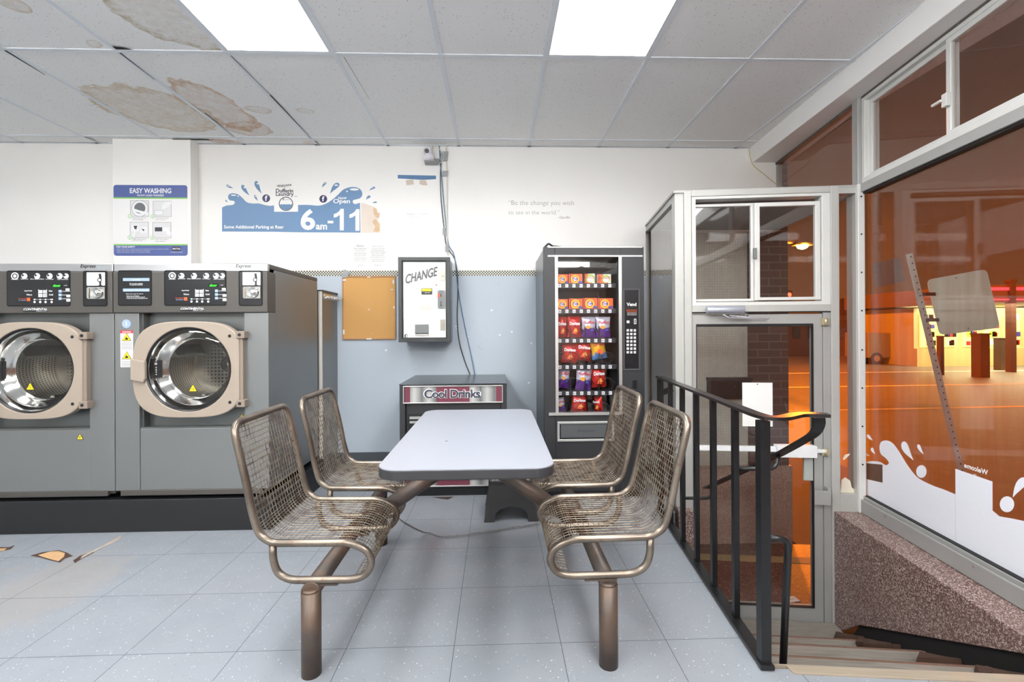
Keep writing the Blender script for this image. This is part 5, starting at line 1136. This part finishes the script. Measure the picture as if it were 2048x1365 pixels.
b.frame(te, -.012, zh1, zu1, (.03, .03, .035, .035), -.0, .09, 'yz'); w4 = fl(b.build('window_4', bevel=.003))
b = MB(MALW); b.frame(tm-.01, -.04, zh1+.03, zu1-.03, (.028, .026, .03, .03), .03, .055, 'yz'); b.build('sash', w4, bevel=.003); b = MB(MG2); b.box(.040, .044, tm, -.06, zh1+.05, zu1-.05); b.build('pane', w4)
b = MB(MALW); b.frame(te+.02, tm+.012, zh1+.03, zu1-.03, (.028, .03, .03, .03), .006, .03, 'yz'); b.build('sash', w4, bevel=.003); b = MB(MG1); b.box(.015, .019, te+.04, tm, zh1+.05, zu1-.05); b.build('pane', w4)
b = MB(MALW); z_ = atS(1893, 200)[1]; b.box(-.016, .006, tm-.02, tm+.012, z_-.035, z_+.03); b.box(-.03, -.016, tm, tm+.06, z_-.008, z_+.004); b.build('latch', w4, bevel=.002)
b = MB(MALW); b.frame(tN, te-.02, zh1, zu1, .035, .0, .09, 'yz'); w7 = fl(b.build('window_7', bevel=.003)); b = MB(MG1); b.box(.03, .034, tN, te-.04, zh1+.03, zu1-.03); b.build('pane', w7)
b = MB(MALD); b.frame(.035, 1.215, zTop, 2.675, (.008, .025, .004, .006), .0, .05, 'yz'); w6 = fl(b.build('window_6')); b = MB(MG1); b.box(.02, .024, .035, 1.2, zTop, 2.675); b.build('pane', w6)
b = MB(M('dirty_putty', (96, 88, 82), .9, vary=.5, scale=60)); b.box(-.004, .0, .03, 1.2, 2.655, 2.674); b.box(-.004, .0, -2.2, -.02, 2.662, 2.674); b.build('putty', w6)

# white splash decal on the street window (inside face), mirrored lettering
b = MB(M('window_vinyl', (236, 238, 246), .5, vary=.02, scale=60)); b.cur.node_tree.nodes['Principled BSDF'].inputs['Emission Strength'].default_value = 0
SW = .0285; K4 = 2.505
def S4(x_, y_, m=None): t_, z_ = atS(1640+x_/K4, 820+y_/K4, SW); return t_, max(z_, zsil1+.004)
zb_ = zsil1+.004
up = spline([(*p, 0) for p in [(220, 264), (262, 258), (300, 262), (330, 278), (345, 266), (330, 244), (305, 222), (298, 190), (306, 162), (332, 154), (362, 166), (394, 206), (440, 280), (490, 340), (560, 378), (620, 400), (678, 424)]], 5)
P1 = [S4(p[0], p[1]) for p in up]; P1 = [(S4(220, 264)[0], zb_)]+P1+[(S4(678, 424)[0], zb_)]
b.prism(P1, SW-.0002, SW, 'yz')
a = S4(678, 296); c = S4(864, 360); b.prism([(a[0], zb_), a, c, (c[0], zb_)], SW-.0002, SW, 'yz')
P2 = [S4(*p) for p in ((864, 505), (900, 535), (960, 545), (1022, 558), (1060, 570))]; e_ = P2[-1][0]
P2 = [(P2[0][0], zb_)]+P2+[(e_-.15, P2[-1][1]+.03), (e_-.3, P2[-1][1]+.12), (e_-.5, P2[-1][1]+.05), (e_-.9, P2[-1][1]), (e_-.9, zb_)]
b.prism(P2, SW-.0002, SW, 'yz')
def dp(cx, cy, l, w, ang):
    O = drop(0, 0, l, w, math.radians(ang), 18); b.prism([S4(cx+p[0], cy-p[1]) for p in O], SW-.0002, SW, 'yz')
dp(250, 139, 42, 20, 135); dp(268, 207, 38, 20, 120); dp(238, 225, 26, 14, 150); dp(442, 207, 108, 46, 120); dp(505, 199, 58, 22, 120); dp(1000, 392, 120, 60, 55)
b.prism([S4(508+26*math.cos(a_), 310+32*math.sin(a_)) for a_ in [2*PI*i/24 for i in range(24)]], SW-.0002, SW, 'yz'); b.prism([S4(937+36*math.cos(a_), 474+40*math.sin(a_)) for a_ in [2*PI*i/24 for i in range(24)]], SW-.0002, SW, 'yz')
o = fl(b.build('window_decal'), None); tag(o, 'white splash-shaped vinyl decal along the bottom of the big street window', 'window decal')
b = MB(MWH); q0 = S4(722, 264); q1 = S4(842, 316); wd = q0[0]-q1[0]
# lettering reads from the street, so it is mirrored from inside
sl = (S4(842, 330)[1]-S4(722, 280)[1])/wd
b.text('Welcome', (SW-.0004, q1[0], S4(842, 330)[1]), w=wd, xd=(0, 1, -.0), yd=(0, 0, 1), bold=.03)
b.text('to', (SW-.0004, S4(784, 330)[0], S4(780, 322)[1]-.012), w=wd*.13, xd=(0, 1, 0), yd=(0, 0, 1), bold=.02)
b.build('welcome_lettering', o)
b = MB(M('exposed_window_patch', (96, 66, 48), .6, vary=.3, scale=30)); a = S4(234, 268); c = S4(314, 366); b.prism([a, (c[0], S4(314, 276)[1]), c, (a[0], S4(234, 348)[1])], SW-.0006, SW-.0003, 'yz'); b.build('scraped_patch', o)

# granite kerbs
def granite(name, c0, c1, c2, sc=150.):
    t = NT(name); v1 = t.add('TexVoronoi'); v1.inputs['Scale'].default_value = sc; t.lk(t.tc.outputs['Object'], v1.inputs[0]); sp = t.add('SeparateColor'); t.lk(v1.outputs['Color'], sp.inputs[0])
    f1 = t.ramp(sp.outputs[0], .55, .75); f2 = t.math('GREATER_THAN', sp.outputs[1], .78); c_ = t.mix(f1, s2l(c0), s2l(c1)); c_ = t.mix(f2, c_, s2l(c2)); return t.fin(c_, .4)
MGRA = granite('speckled_granite', (98, 74, 70), (142, 118, 114), (190, 174, 166), 220.)
sG = -.172
gb = [atS(u, v, sG) for u, v in ((1672, 1262), (1716, 1251), (2048, 1309))]
dz = (gb[2][1]-gb[1][1])/(gb[2][0]-gb[1][0]); tE = gb[1][0]+(0.0-gb[1][1])/dz
b = MB(MGRA); b.prism([(.0, .02), (.0, gb[0][1]-.03), (gb[1][0], gb[1][1]), (tE, -.0), (tN, -.0), (tN, .02)], sG, .05, 'yz'); fl(b.build('trim_5', bevel=.004))
b = MB(MGRA); b.box(sL-.02, sL+.075, -.05, 1.12, -.75, .015); fl(b.build('trim_6', bevel=.004))
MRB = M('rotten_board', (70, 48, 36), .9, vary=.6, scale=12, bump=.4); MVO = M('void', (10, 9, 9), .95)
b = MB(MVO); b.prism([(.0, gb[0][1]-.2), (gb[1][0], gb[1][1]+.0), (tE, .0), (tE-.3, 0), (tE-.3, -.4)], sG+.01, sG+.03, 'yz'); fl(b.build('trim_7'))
# stairs down to the street door
MSTP = M('worn_step_wood', (126, 120, 112), .8, vary=.5, scale=7, bump=.3, stretch=(1, 12, 1)); MNOS = M('nosing_wood', (150, 138, 122), .75, vary=.2, scale=7, stretch=(.6, 14, 1), bump=.2); MRIS = M('riser_terrazzo', (104, 78, 64), .8, vary=.4, scale=60)
tv = lambda u, v, z: (lambda p: (p-OF).dot(ET))(at(u, v, Z=z)); sv = lambda u, v, z: (lambda p: (p-OF).dot(ES))(at(u, v, Z=z))
zs = [0, -.175, -.35, -.525, -.70]; sL0 = sB1-.05
tn = [tv(1700, 1337, 0), tv(1700, 1318, -.175), tv(1700, 1294, -.35), tv(1700, 1279, -.525)]
ends = [sv(2090, 1345, 0), sv(1990, 1330, -.175), sv(1860, 1308, -.35), sv(1760, 1287, -.525)]
b = MB(MSTP)
for i, (t_, z_) in enumerate(zip(tn, zs)):
    b.cur = MSTP if i else MNOS; tp = tn[i-1]-.02 if i else t_-.085
    if i: b.box(sL0-.2, min(ends[i], sG-.02), tp, t_, z_-.03, z_)
    b.cur = MRIS; b.box(sL0-.2, min(ends[i], sG-.02)-.05, t_-.03, t_-.015, z_-.18, z_-.03)
    if i: b.box(sL0-.2, min(ends[i], sG-.02)-.01, t_-.016, t_+.003, z_-.028, z_+.0015)
b.cur = MSTP; b.box(sL0-.2, sG, tn[3]-.02, .0, -.74, -.70); st = struct(b.build('staircase', bevel=.006)); fl(st)
b = MB(MNOS); b.prism([(sv(1548, 1331, 0), tv(1548, 1331, 0)), (sG, tv(2048, 1352, 0)), (sG, tv(2048, 1369, 0)), (sv(1588, 1350, 0), tv(1588, 1350, 0)), (sv(1572, 1334, 0), tv(1572, 1334, 0))], -.0305, .006, 'xy'); b.build('nosing', st, bevel=.003)
b = MB(MRB); rn = random.Random(3)
for i in range(16):
    t0 = -.25-i*.075; z_ = -.545+i*.037; 
    if rn.random() < .45: b.hexa([Vector(p) for p in ((sG-.16-rn.random()*.05, t0-.05, z_-.12), (sG-.0, t0-.06, z_-.10), (sG-.0, t0+.03, z_-.14), (sG-.12, t0+.05, z_-.15), (sG-.13-rn.random()*.05, t0-.04, z_-.06), (sG, t0-.05, z_-.05), (sG, t0+.02, z_-.09), (sG-.1, t0+.05, z_-.09))])
b.build('broken_board', st)
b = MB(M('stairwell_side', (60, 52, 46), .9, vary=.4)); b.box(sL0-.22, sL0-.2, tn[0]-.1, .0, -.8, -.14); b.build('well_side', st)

# ---------------------------------------------------------------- railing
MRAIL = M('chipped_black_paint', (20, 21, 23), .35, vary=.5, scale=30, bump=.15); MRTOP = M('worn_rail_top', (40, 38, 38), .3, .4, vary=.4, scale=14)
R0 = on_rail(1.69); r = thing('guard_railing', 'black steel railing with upright bars and a curled handrail beside the stairwell', 'railing', (R0[0], R0[1], 0)); T = Matrix.Translation(-R0)
def rb(m=MRAIL): b = MB(m); b.T = T; return b
us = [(1530, 1331), (1472, 1238), (1428, 1176), (1394, 1125.7), (1366, 1085.6)]; pp = [at(u, v, Z=.012) for u, v in us]
dd = (pp[4]-pp[1])/3; pp += [pp[4]+dd, pp[4]+dd*2]
pp[0] = at(1528, 1326, Z=.012); ztr = .885; dn = (pp[6]-pp[0]).normalized(); sd = Vector((dn[1], -dn[0], 0))
for i, p in enumerate(pp):
    k = .0175 if i == 0 else (.0165 if i == 6 else .0115); b = rb(); b.tube([(p[0], p[1], .012), (p[0], p[1], ztr-.012)], 1, flat=(k, k)); b.build('newel_post' if i in (0, 6) else 'baluster', r)
b = rb(); b.tube([pp[0]-dn*.03+Vector((0, 0, .0)), pp[6]+dn*.02], 1, flat=(.024, .008)); b.build('bottom_rail', r, bevel=.002)
e1 = at(1600, 829, Z=ztr); e2 = at(1657, 831, Z=ztr)
b = rb(MRTOP); top = [pp[6]+dn*.03, pp[0]+dn*.05, pp[0]+dn*-.02+sd*.01, pp[0]+sd*.06+dn*-.02, Vector((e1[0], e1[1], 0)), Vector((e2[0], e2[1], 0))]; top = fillet([Vector((q[0], q[1], ztr)) for q in top], [0, .03, .03, .03, .03, 0], 5); b.tube(top, 1, flat=(.022, .006)); b.build('top_rail', r, bevel=.003)
hp = spline([at(1412, 977, Y=2.95), at(1480, 946, Y=2.4), at(1547, 915, Y=2.02), at(1600, 886, Y=1.83), at(1628, 868, Y=1.765), at(1638, 850, Y=1.745), at(1638, 836, Y=1.74)], 7)
b = rb(); P_ = hp; n = len(P_); wv = (P_[0]-P_[20]); lat = Vector((wv[1], -wv[0], 0)).normalized(); vs = []
for i, p in enumerate(P_):
    d = (P_[min(i+1, n-1)]-P_[max(0, i-1)]).normalized(); nn = lat.cross(d).normalized(); wdt = .021
    vs += [p-lat*wdt-nn*.004, p+lat*wdt-nn*.004, p+lat*wdt+nn*.004, p-lat*wdt+nn*.004]
fs = [(4*i+j, 4*i+(j+1) % 4, 4*i+4+(j+1) % 4, 4*i+4+j) for i in range(n-1) for j in range(4)]+[(0, 1, 2, 3), (4*n-1, 4*n-2, 4*n-3, 4*n-4)]
b._add(vs, fs, False); b.build('stair_handrail', r)
b = rb(); b.tube(fillet([at(1470, 938, Y=1.95), at(1552, 938, Y=1.95), at(1557, 910, Y=1.97)], .05), .0085, 10); b.build('bracket', r)
b = rb(); b.tube(fillet([at(1366, 997, Y=2.66), at(1423, 997, Y=2.66), at(1425, 972, Y=2.72)], .035), .0085, 10); b.build('bracket', r)
b = rb(); b.tube(fillet([at(1532, 1076, Y=1.69), at(1577, 1078, Y=1.69), at(1566, 1334, Y=1.69)], [0, .035, 0]), .0125, 12); b.build('prop_leg', r)
b = rb(); q = pp[6]; b.tube([(q[0], q[1], at(1320, 787, Y=3.1)[2]), at(1345, 778, Y=3.10)], 1, flat=(.004, .018)); b.build('wall_bracket', r)
# notice on the door, card on the threshold
nt = thing('door_notice', 'blank white paper notice taped to the glass of the street door', 'notice', (0, 0, 0)); a = T_(1485, 853, .02); c = T_(1545, 766, .02); p0 = WL(a[0], .02, a[1]); nt.location = p0; nt.rotation_euler = (0, 0, TH)
b = MB(MPAP); b.box(0, c[0]-a[0], 0, .001, 0, c[1]-a[1]); b.build('sheet', nt); b = MB(MBLK); b.cyl(((c[0]-a[0])*.5, -.001, (c[1]-a[1])*.965), ((c[0]-a[0])*.5, .0, (c[1]-a[1])*.965), .004, 10); b.build('hole', nt)
a = at(1590, 1204, Z=-.735); cd = thing('paper_card', 'small white printed card lying on the entry floor beyond the street door', 'card', a, .2); b = MB(MPAP); b.hexa([Vector(p) for p in ((-.045, 0, -.002), (.045, 0, -.002), (.045, .06, -.001), (-.045, .06, -.001), (-.045, 0, .0), (.045, 0, .0), (.045, .06, .002), (-.045, .06, .002))]); b.build('card_sheet', cd); b = MB(MBLK); b.text('CARD', (-.03, .02, .0025), w=.05, xd=(1, 0, 0), yd=(0, 1, 0)); b.build('print', cd)
# ================================================================ OUTSIDE
def omat_brick(name, c1, c2, mortar, sx):
    t = NT(name); br = t.add('TexBrick'); x, y, z = t.xyz(); cb = t.add('CombineXYZ'); t.lk(x, cb.inputs[0]); t.lk(z, cb.inputs[1]); t.lk(cb.outputs[0], br.inputs[0])
    br.inputs['Scale'].default_value = 1; br.inputs['Brick Width'].default_value = sx[0]; br.inputs['Row Height'].default_value = sx[1]; br.inputs['Mortar Size'].default_value = sx[2]; br.offset = sx[3]
    for i, c in ((1, c1), (2, c2), (3, mortar)): br.inputs[i].default_value = (*s2l(c), 1)
    n_ = t.noise(40, 4); return t.fin(t.mix(t.math('MULTIPLY', n_, .3), br.outputs[0], s2l(c1)), .7)
MBRK = omat_brick('dark_brick', (82, 62, 58), (104, 78, 72), (122, 106, 92), (.215, .072, .006, .5)); MMOS = omat_brick('mosaic_tile', (206, 208, 196), (216, 217, 206), (176, 178, 168), (.024, .024, .0012, 0.))
GZ = -.85
t = NT('asphalt'); n_ = t.noise(4, 5); MASP = t.fin(t.mix(n_, s2l((88, 84, 80)), s2l((124, 118, 110))), .5, spec=.6)
b = MB(MASP); b.box(-12, 70, W+.15, 80, GZ-.1, GZ); b.box(2.75, 70, -25, W+.15, GZ-.1, GZ); g = struct(b.build('street_ground'))
b = MB(M('road_paint', (220, 216, 200), .6, vary=.2)); 
for (x0, y0, x1, y1, w_) in ((5, 11.5, 40, 13, .09), (7, 6, 40, 8.8, .08), (4.6, 16, 40, 17.5, .1), (4.2, 21, 50, 22.5, .14)):
    d = Vector((x1-x0, y1-y0, 0)).normalized(); n = Vector((-d[1], d[0], 0))*w_; a = Vector((x0, y0, GZ+.004)); c = Vector((x1, y1, GZ+.004)); b.quad(a-n, c-n, c+n, a+n)
b.build('lane_marking', g)
b = MB(M('canopy_shaded_pavement', (74, 62, 56), .7, vary=.25, scale=5)); b.box(2.75, 5.0, -25, 60, GZ, GZ+.06); struct(b.build('pavement', bevel=.01))  # pavement colour darkened to hold the shade of the building's canopy
MTER = granite('red_terrazzo', (84, 54, 47), (106, 72, 62), (136, 108, 96), 130.)
b = MB(MTER); b.box(sL, .3, .0, 1.25, -.80, -.74); e = struct(b.build('entry_floor')); fl(e); b = MB(M('pale_threshold', (168, 150, 112), .6, vary=.1)); b.box(sL+.1, .2, .88, .99, -.7405, -.737); b.build('threshold_strip', e)
# end wall of the entry
YE = 4.30; xm0 = XV; xm1 = at(1495.5, 800, Y=YE)[0]; xb1 = at(1572, 800, Y=YE)[0]; zg = at(1500, 930, Y=YE)[2]
b = MB(MMOS); b.box(xm0-.02, xm1, YE, YE+.1, zg, 2.2); struct(b.build('wall_entry')); 
b = MB(MBRK); b.box(xm1, xb1, YE-.04, YE+.3, zg, 2.9); struct(b.build('wall_brick_pier'))
MGR2 = granite('entry_granite', (158, 132, 120), (178, 154, 142), (206, 190, 178), 240.)
b = MB(MGR2); b.box(xm0-.02, xb1+.02, YE-.06, YE+.3, -.9, zg); struct(b.build('wall_entry_base', bevel=.004))
b = MB(M('soffit_grey', (120, 122, 122), .7)); b.box(sL, .02, .1, 1.25, zTop-.04, zTop-.013); fl(b.build('trim_8'))
b = MB(MBRK); e_ = Vector((xb1, YE+.31, 0)); b.hexa([e_+Vector((-4, 0, -.9)), e_+Vector((0, 0, -.9)), e_+ET*30+Vector((0, 0, -.9)), e_+ET*30+Vector((-4, 0, -.9)), e_+Vector((-4, 0, 7)), e_+Vector((0, 0, 7)), e_+ET*30+Vector((0, 0, 7)), e_+ET*30+Vector((-4, 0, 7))]); struct(b.build('wall_neighbour'))
b = MB(M('canopy_panel', (150, 150, 148), .6)); 
r = thing('letter_box', 'black wall letter box on the pale mosaic wall seen through the street door', 'letter box', (at(1413, 797, Y=YE)[0], YE, at(1413, 797, Y=YE)[2])); wq_ = at(1494, 754, Y=YE)
b = MB(MBLK); w_, h_ = wq_[0]-r.location[0], wq_[2]-r.location[2]; b.box(0, w_, -.08, 0, 0, h_*.86); b.build('box_body', r, bevel=.004); b = MB(MSH); b.box(-.005, w_+.005, -.09, 0, h_*.86, h_); b.build('lid', r, bevel=.003); b = MB(MCHR); b.cyl((w_*.6, -.083, h_*.6), (w_*.6, -.079, h_*.6), .008, 12); b.build('lock', r)
b = MB(M('pale_lettering', (196, 200, 192), .6, vary=0)); q = at(1430, 684, Y=YE-.002); b.text('DufferinLaundry.com', (q[0], YE-.002, q[2]), w=.2, h=.05); q = at(1486, 678, Y=YE-.002); b.prism(circ(q[0], q[2], .025, 24, .065), YE-.003, YE-.001)
tag(b.build('wall_lettering'), 'faint shop name lettering with a pale oval on the mosaic wall beyond the street door', 'lettering')

# leaning sign post outside the big window
YS_ = 3.15; MGAL = M('galvanised_steel', (206, 210, 202), .5, .3, vary=.1, scale=20); MSGN = M('sign_back', (232, 240, 224), .5, .25, vary=.05, scale=5)
bt = at(1912, 900, Y=YS_); tp = at(1818, 508, Y=YS_); bt2 = tp+(bt-tp)*((tp[2]-GZ)/(tp[2]-bt[2]))
r = thing('sign_post', 'leaning perforated steel post carrying the back of a pale square sign, outside the big window', 'sign post', (bt2[0], bt2[1], GZ)); T = Matrix.Translation(Vector((-bt2[0], -bt2[1], -GZ)))
def ob(m): b = MB(m); b.T = T; return b
b = ob(MGAL); b.tube([bt2, tp], 1, flat=(.018, .008)); b.build('post', r); b = ob(MBLK); d = (tp-bt2); n_ = 58
for i in range(n_): q = bt2+d*((i+.5)/n_)+Vector((0, -.0105, 0)); b.cyl(q, q+Vector((0, .004, 0)), .005, 8)
o = b.build('punched_holes', r); o['kind'] = 'stuff'
def qz(u, v, Y=YS_): p = at(u, v, Y=Y); return (p[0], p[2])
c4 = [qz(1861, 672+.0), qz(1993, 657), qz(1968, 538), qz(1846, 560)]
def rq(P, k=.12, n=4):
    out = []; P3 = [Vector((p[0], 0, p[1])) for p in P]
    for i in range(4):
        a, c, e_ = P3[i-1], P3[i], P3[(i+1) % 4]; p1 = c+(a-c)*k; p2 = c+(e_-c)*k
        for j in range(n+1): t_ = j/n; q = p1*(1-t_)**2+c*2*t_*(1-t_)+p2*t_*t_; out.append((q[0], q[2]))
    return out
b = ob(MSGN); b.prism(rq([qz(1873, 671), qz(1993, 656), qz(1966, 539), qz(1847, 561)], .1), YS_-.025, YS_-.021); b.build('sign_plate', r)
b = ob(MBLK)
for (u, v) in ((1850, 589), (1857, 640)): a_ = qz(u-8, v+4); c_ = qz(u+12, v-3); b.box(a_[0], c_[0], YS_-.035, YS_-.01, a_[1], c_[1])
for (u, v) in ((1905, 557), (1929, 657)): q = qz(u, v); b.cyl((q[0], YS_-.027, q[1]), (q[0], YS_-.024, q[1]), .004, 8)
b.build('clamp', r)
b = ob(M('reflection_grey', (120, 116, 112), .5, .2, vary=.1)); b.prism(rq([qz(1757, 575), qz(1815, 562), qz(1806, 514), qz(1749, 527)], .1), YS_+.02, YS_+.024); b.build('plate_reflection', r)  # solid grey plate standing for the sign's reflection in the window

# street lamps (sodium)
MSOD = M('sodium_lamp', (255, 176, 60), .5, emit=300, vary=0); MPOLE = M('painted_steel_pole', (84, 82, 78), .5, .4)
def lamp(x_, y_, z_, P, label, dirx=-1, vis=True):
    r = thing('street_lamp', label, 'street lamp', (x_-dirx*1.6, y_, GZ), group='sodium street lamps'); h_ = z_-GZ
    b = MB(MPOLE); b.tube(fillet([(0, 0, 0), (0, 0, h_+.2), (dirx*1.4, 0, h_+.25)], .8), .07, 10); b.build('pole', r)
    b = MB(MPOLE); b.box(dirx*1.6-.35, dirx*1.6+.35, -.14, .14, h_+.1, h_+.22); b.build('lamp_head', r, bevel=.03)
    b = MB(MSOD); b.lathe([(0, -.14), (.14, -.09), (.2, 0)], (dirx*1.6, 0, h_+.1), 'z', 16); b.build('bulb', r)
    l = bpy.data.lights.new('sodium', 'POINT'); l.energy = P*SODIUM; l.color = (1, .19, .006); l.shadow_soft_size = .3; lo = bpy.data.objects.new('sodium_light', l); COL.objects.link(lo); lo.location = (x_, y_, z_-.25); lo.parent = r; lo.matrix_parent_inverse = Matrix.Translation(-r.location)
q = at(1605, 497, Y=17); lamp(q[0], q[1], q[2], 2300, 'glowing orange street lamp seen through the window above the door', 1)
lamp(11, 22, 9.5, 21000, 'sodium street lamp by the kerb, out of the picture', 1)
lamp(24, 13, 8.5, 9500, 'sodium street lamp further along the street, above the picture', -1)

# traffic light, distant store, filling station
MREDL = M('red_signal', (255, 40, 24), .5, emit=14, vary=0); 
q = at(1577, 590, Y=26); r = thing('traffic_light', 'red traffic light far down the street through the window over the door', 'traffic light', (q[0], q[1], GZ))
b = MB(MPOLE); b.cyl((0, .2, 0), (0, .2, q[2]-GZ+.5), .07, 10); b.build('pole', r); b = MB(MBLK); b.box(-.17, .17, -.1, .15, q[2]-GZ-.75, q[2]-GZ+.25); b.build('signal_housing', r, bevel=.03)
b = MB(MREDL); b.lathe([(0, -.05), (.09, -.03), (.11, 0)], (0, -.1, q[2]-GZ), 'y', 16); b.build('red_lens', r)
MWIN = M('lit_shop_window', (236, 224, 130), .5, emit=1.0, vary=.35, scale=2.2); MCRW = M('cream_facade', (196, 186, 132), .6, vary=.1)
r0 = at(1845, 700, Y=24); X0_, X1_ = at(1848, 700, Y=24)[0], at(2150, 700, Y=24)[0]; zc0 = at(2000, 623, Y=24)[2]; r = thing('filling_station', 'lit yellow filling station shop with a red-striped canopy across the street', 'building', (X0_, 24, GZ)); w_ = X1_-X0_
b = MB(MCRW); b.box(0, w_, .6, 5, 0, zc0-GZ+.2); b.box(0, w_, .4, .6, 0, .95); b.build('shop_wall', r)
b = MB(M('canopy_roof', (120, 100, 90), .6)); b.box(-.5, w_, -3, 5, zc0-GZ+.3, zc0-GZ+1.1); cn = b.build('canopy', r)
b = MB(M('red_light_band', (255, 50, 60), .5, emit=2.5, vary=0)); b.box(-.5, w_, -3.06, -3, zc0-GZ+.85, zc0-GZ+.98); b.box(-.5, w_, -3.06, -3, zc0-GZ+.40, zc0-GZ+.46); b.build('light_band', cn)
for i in range(7):
    b = MB(MWIN); xx = .3+i*w_/7; b.box(xx, xx+w_/7-.35, .52, .62, 1.0 if i < 3 else .15, zc0-GZ-.1); o = b.build('lit_window', r)
    b = MB(); rn = random.Random(i)
    for k in range(16):
        b.cur = [MRED, MWH, MBLK, MORG, MLIME, MPUR][rn.randrange(6)]; x_ = xx+.1+rn.random()*(w_/7-.7); z_ = 1.1+.45*(k % 4); b.box(x_, x_+.16+.1*rn.random(), .46, .5, z_, z_+.2+.1*rn.random())
    b.build('shelf_goods', o)
l = bpy.data.lights.new('canopy', 'AREA'); l.energy = 900; l.size = 6; l.color = (1, .92, .55); lo = bpy.data.objects.new('canopy_light', l); COL.objects.link(lo); lo.parent = r; lo.location = (w_*.4, -1.2, zc0-GZ+.25)
def post(name, u, v0, v1, Y, w2, label, cat, m):
    a = at(u, v0, Y=Y); r = thing(name, label, cat, (a[0], a[1], GZ)); zt = at(u, v1, Y=Y)[2]-GZ; b = MB(m); b.box(-w2, w2, -w2, w2, 0, zt*.97); b.build('shaft', r, bevel=.01); b = MB(m); b.box(-w2*1.15, w2*1.15, -w2*1.15, w2*1.15, zt*.97, zt); b.build('cap', r, bevel=.01)
MBRN = M('weathered_brown', (92, 60, 46), .8, vary=.3, scale=8)
post('utility_pole', 2022, 740, 560, 21, .13, 'tall brown utility pole in front of the lit filling station', 'pole', MBRN)
post('utility_cabinet', 1961, 740, 667, 19, .2, 'squat rusty brown cabinet standing under the corner of the leaning sign', 'utility cabinet', MBRN)
post('bollard', 1881, 740, 672, 20, .09, 'slim dark bollard left of the squat brown cabinet', 'bollard', MBRN)
post('fuel_pump', 2001, 735, 676, 22, .17, 'dark fuel pump between the brown cabinet and the utility pole', 'fuel pump', M('pump_grey', (70, 66, 56), .6))
# parked van
q = at(1802, 700, Y=27); q[0] -= .8; r = thing('parked_van', 'pale van parked on the dim street behind the left of the big window', 'van', (q[0], q[1], GZ), 0.); MVAN = M('van_paint', (150, 140, 128), .4, vary=.05)
b = MB(MVAN); b.prism([(-1.9, .35), (.75, .35), (.8, .95), (.45, 1.1), (.0, 1.75), (-1.9, 1.8)], -.9, .9, 'xz'); b.build('body', r, bevel=.06)
b = MB(MBLKG); b.prism([(.36, 1.12), (.0, 1.66), (-.4, 1.68), (-.4, 1.12)], -.93, -.88); b.build('side_window', r)
for x_ in (.3, -1.4): b = MB(MRUB); b.cyl((x_, -.93, .33), (x_, -.7, .33), .33, 20); b.cur = MCHR; b.cyl((x_, -.94, .33), (x_, -.92, .33), .18, 16); b.build('wheel', r)
# building across the street
def blk(u0, u1, v1, Y, label, m, wins):
    a = at(u0, 700, Y=Y); c = at(u1, 700, Y=Y); zt = at((u0+u1)/2, v1, Y=Y)[2]-GZ; r = thing('distant_building', label, 'building', (a[0], Y, GZ)); w_ = c[0]-a[0]; b = MB(m); b.box(0, w_, 0, 4, 0, zt); b.build('wall', r)
    b = MB(MPOLE); b.box(-.1, w_+.1, -.1, 4.1, zt, zt+.3); b.build('parapet', r)
    for i in range(wins): b = MB(MBLKG); x_ = (i+.3)*w_/wins; b.box(x_, x_+w_/wins*.5, -.03, .02, zt*.5, zt*.8); b.build('window', r)
blk(1575, 1700, 640, 34, 'dark low building at the far side of the junction beyond the door glass', M('brown_facade', (70, 50, 40), .8), 4)
blk(1730, 1850, 600, 40, 'dark brown building across the street left of the filling station', M('umber_facade', (84, 58, 46), .8), 4)
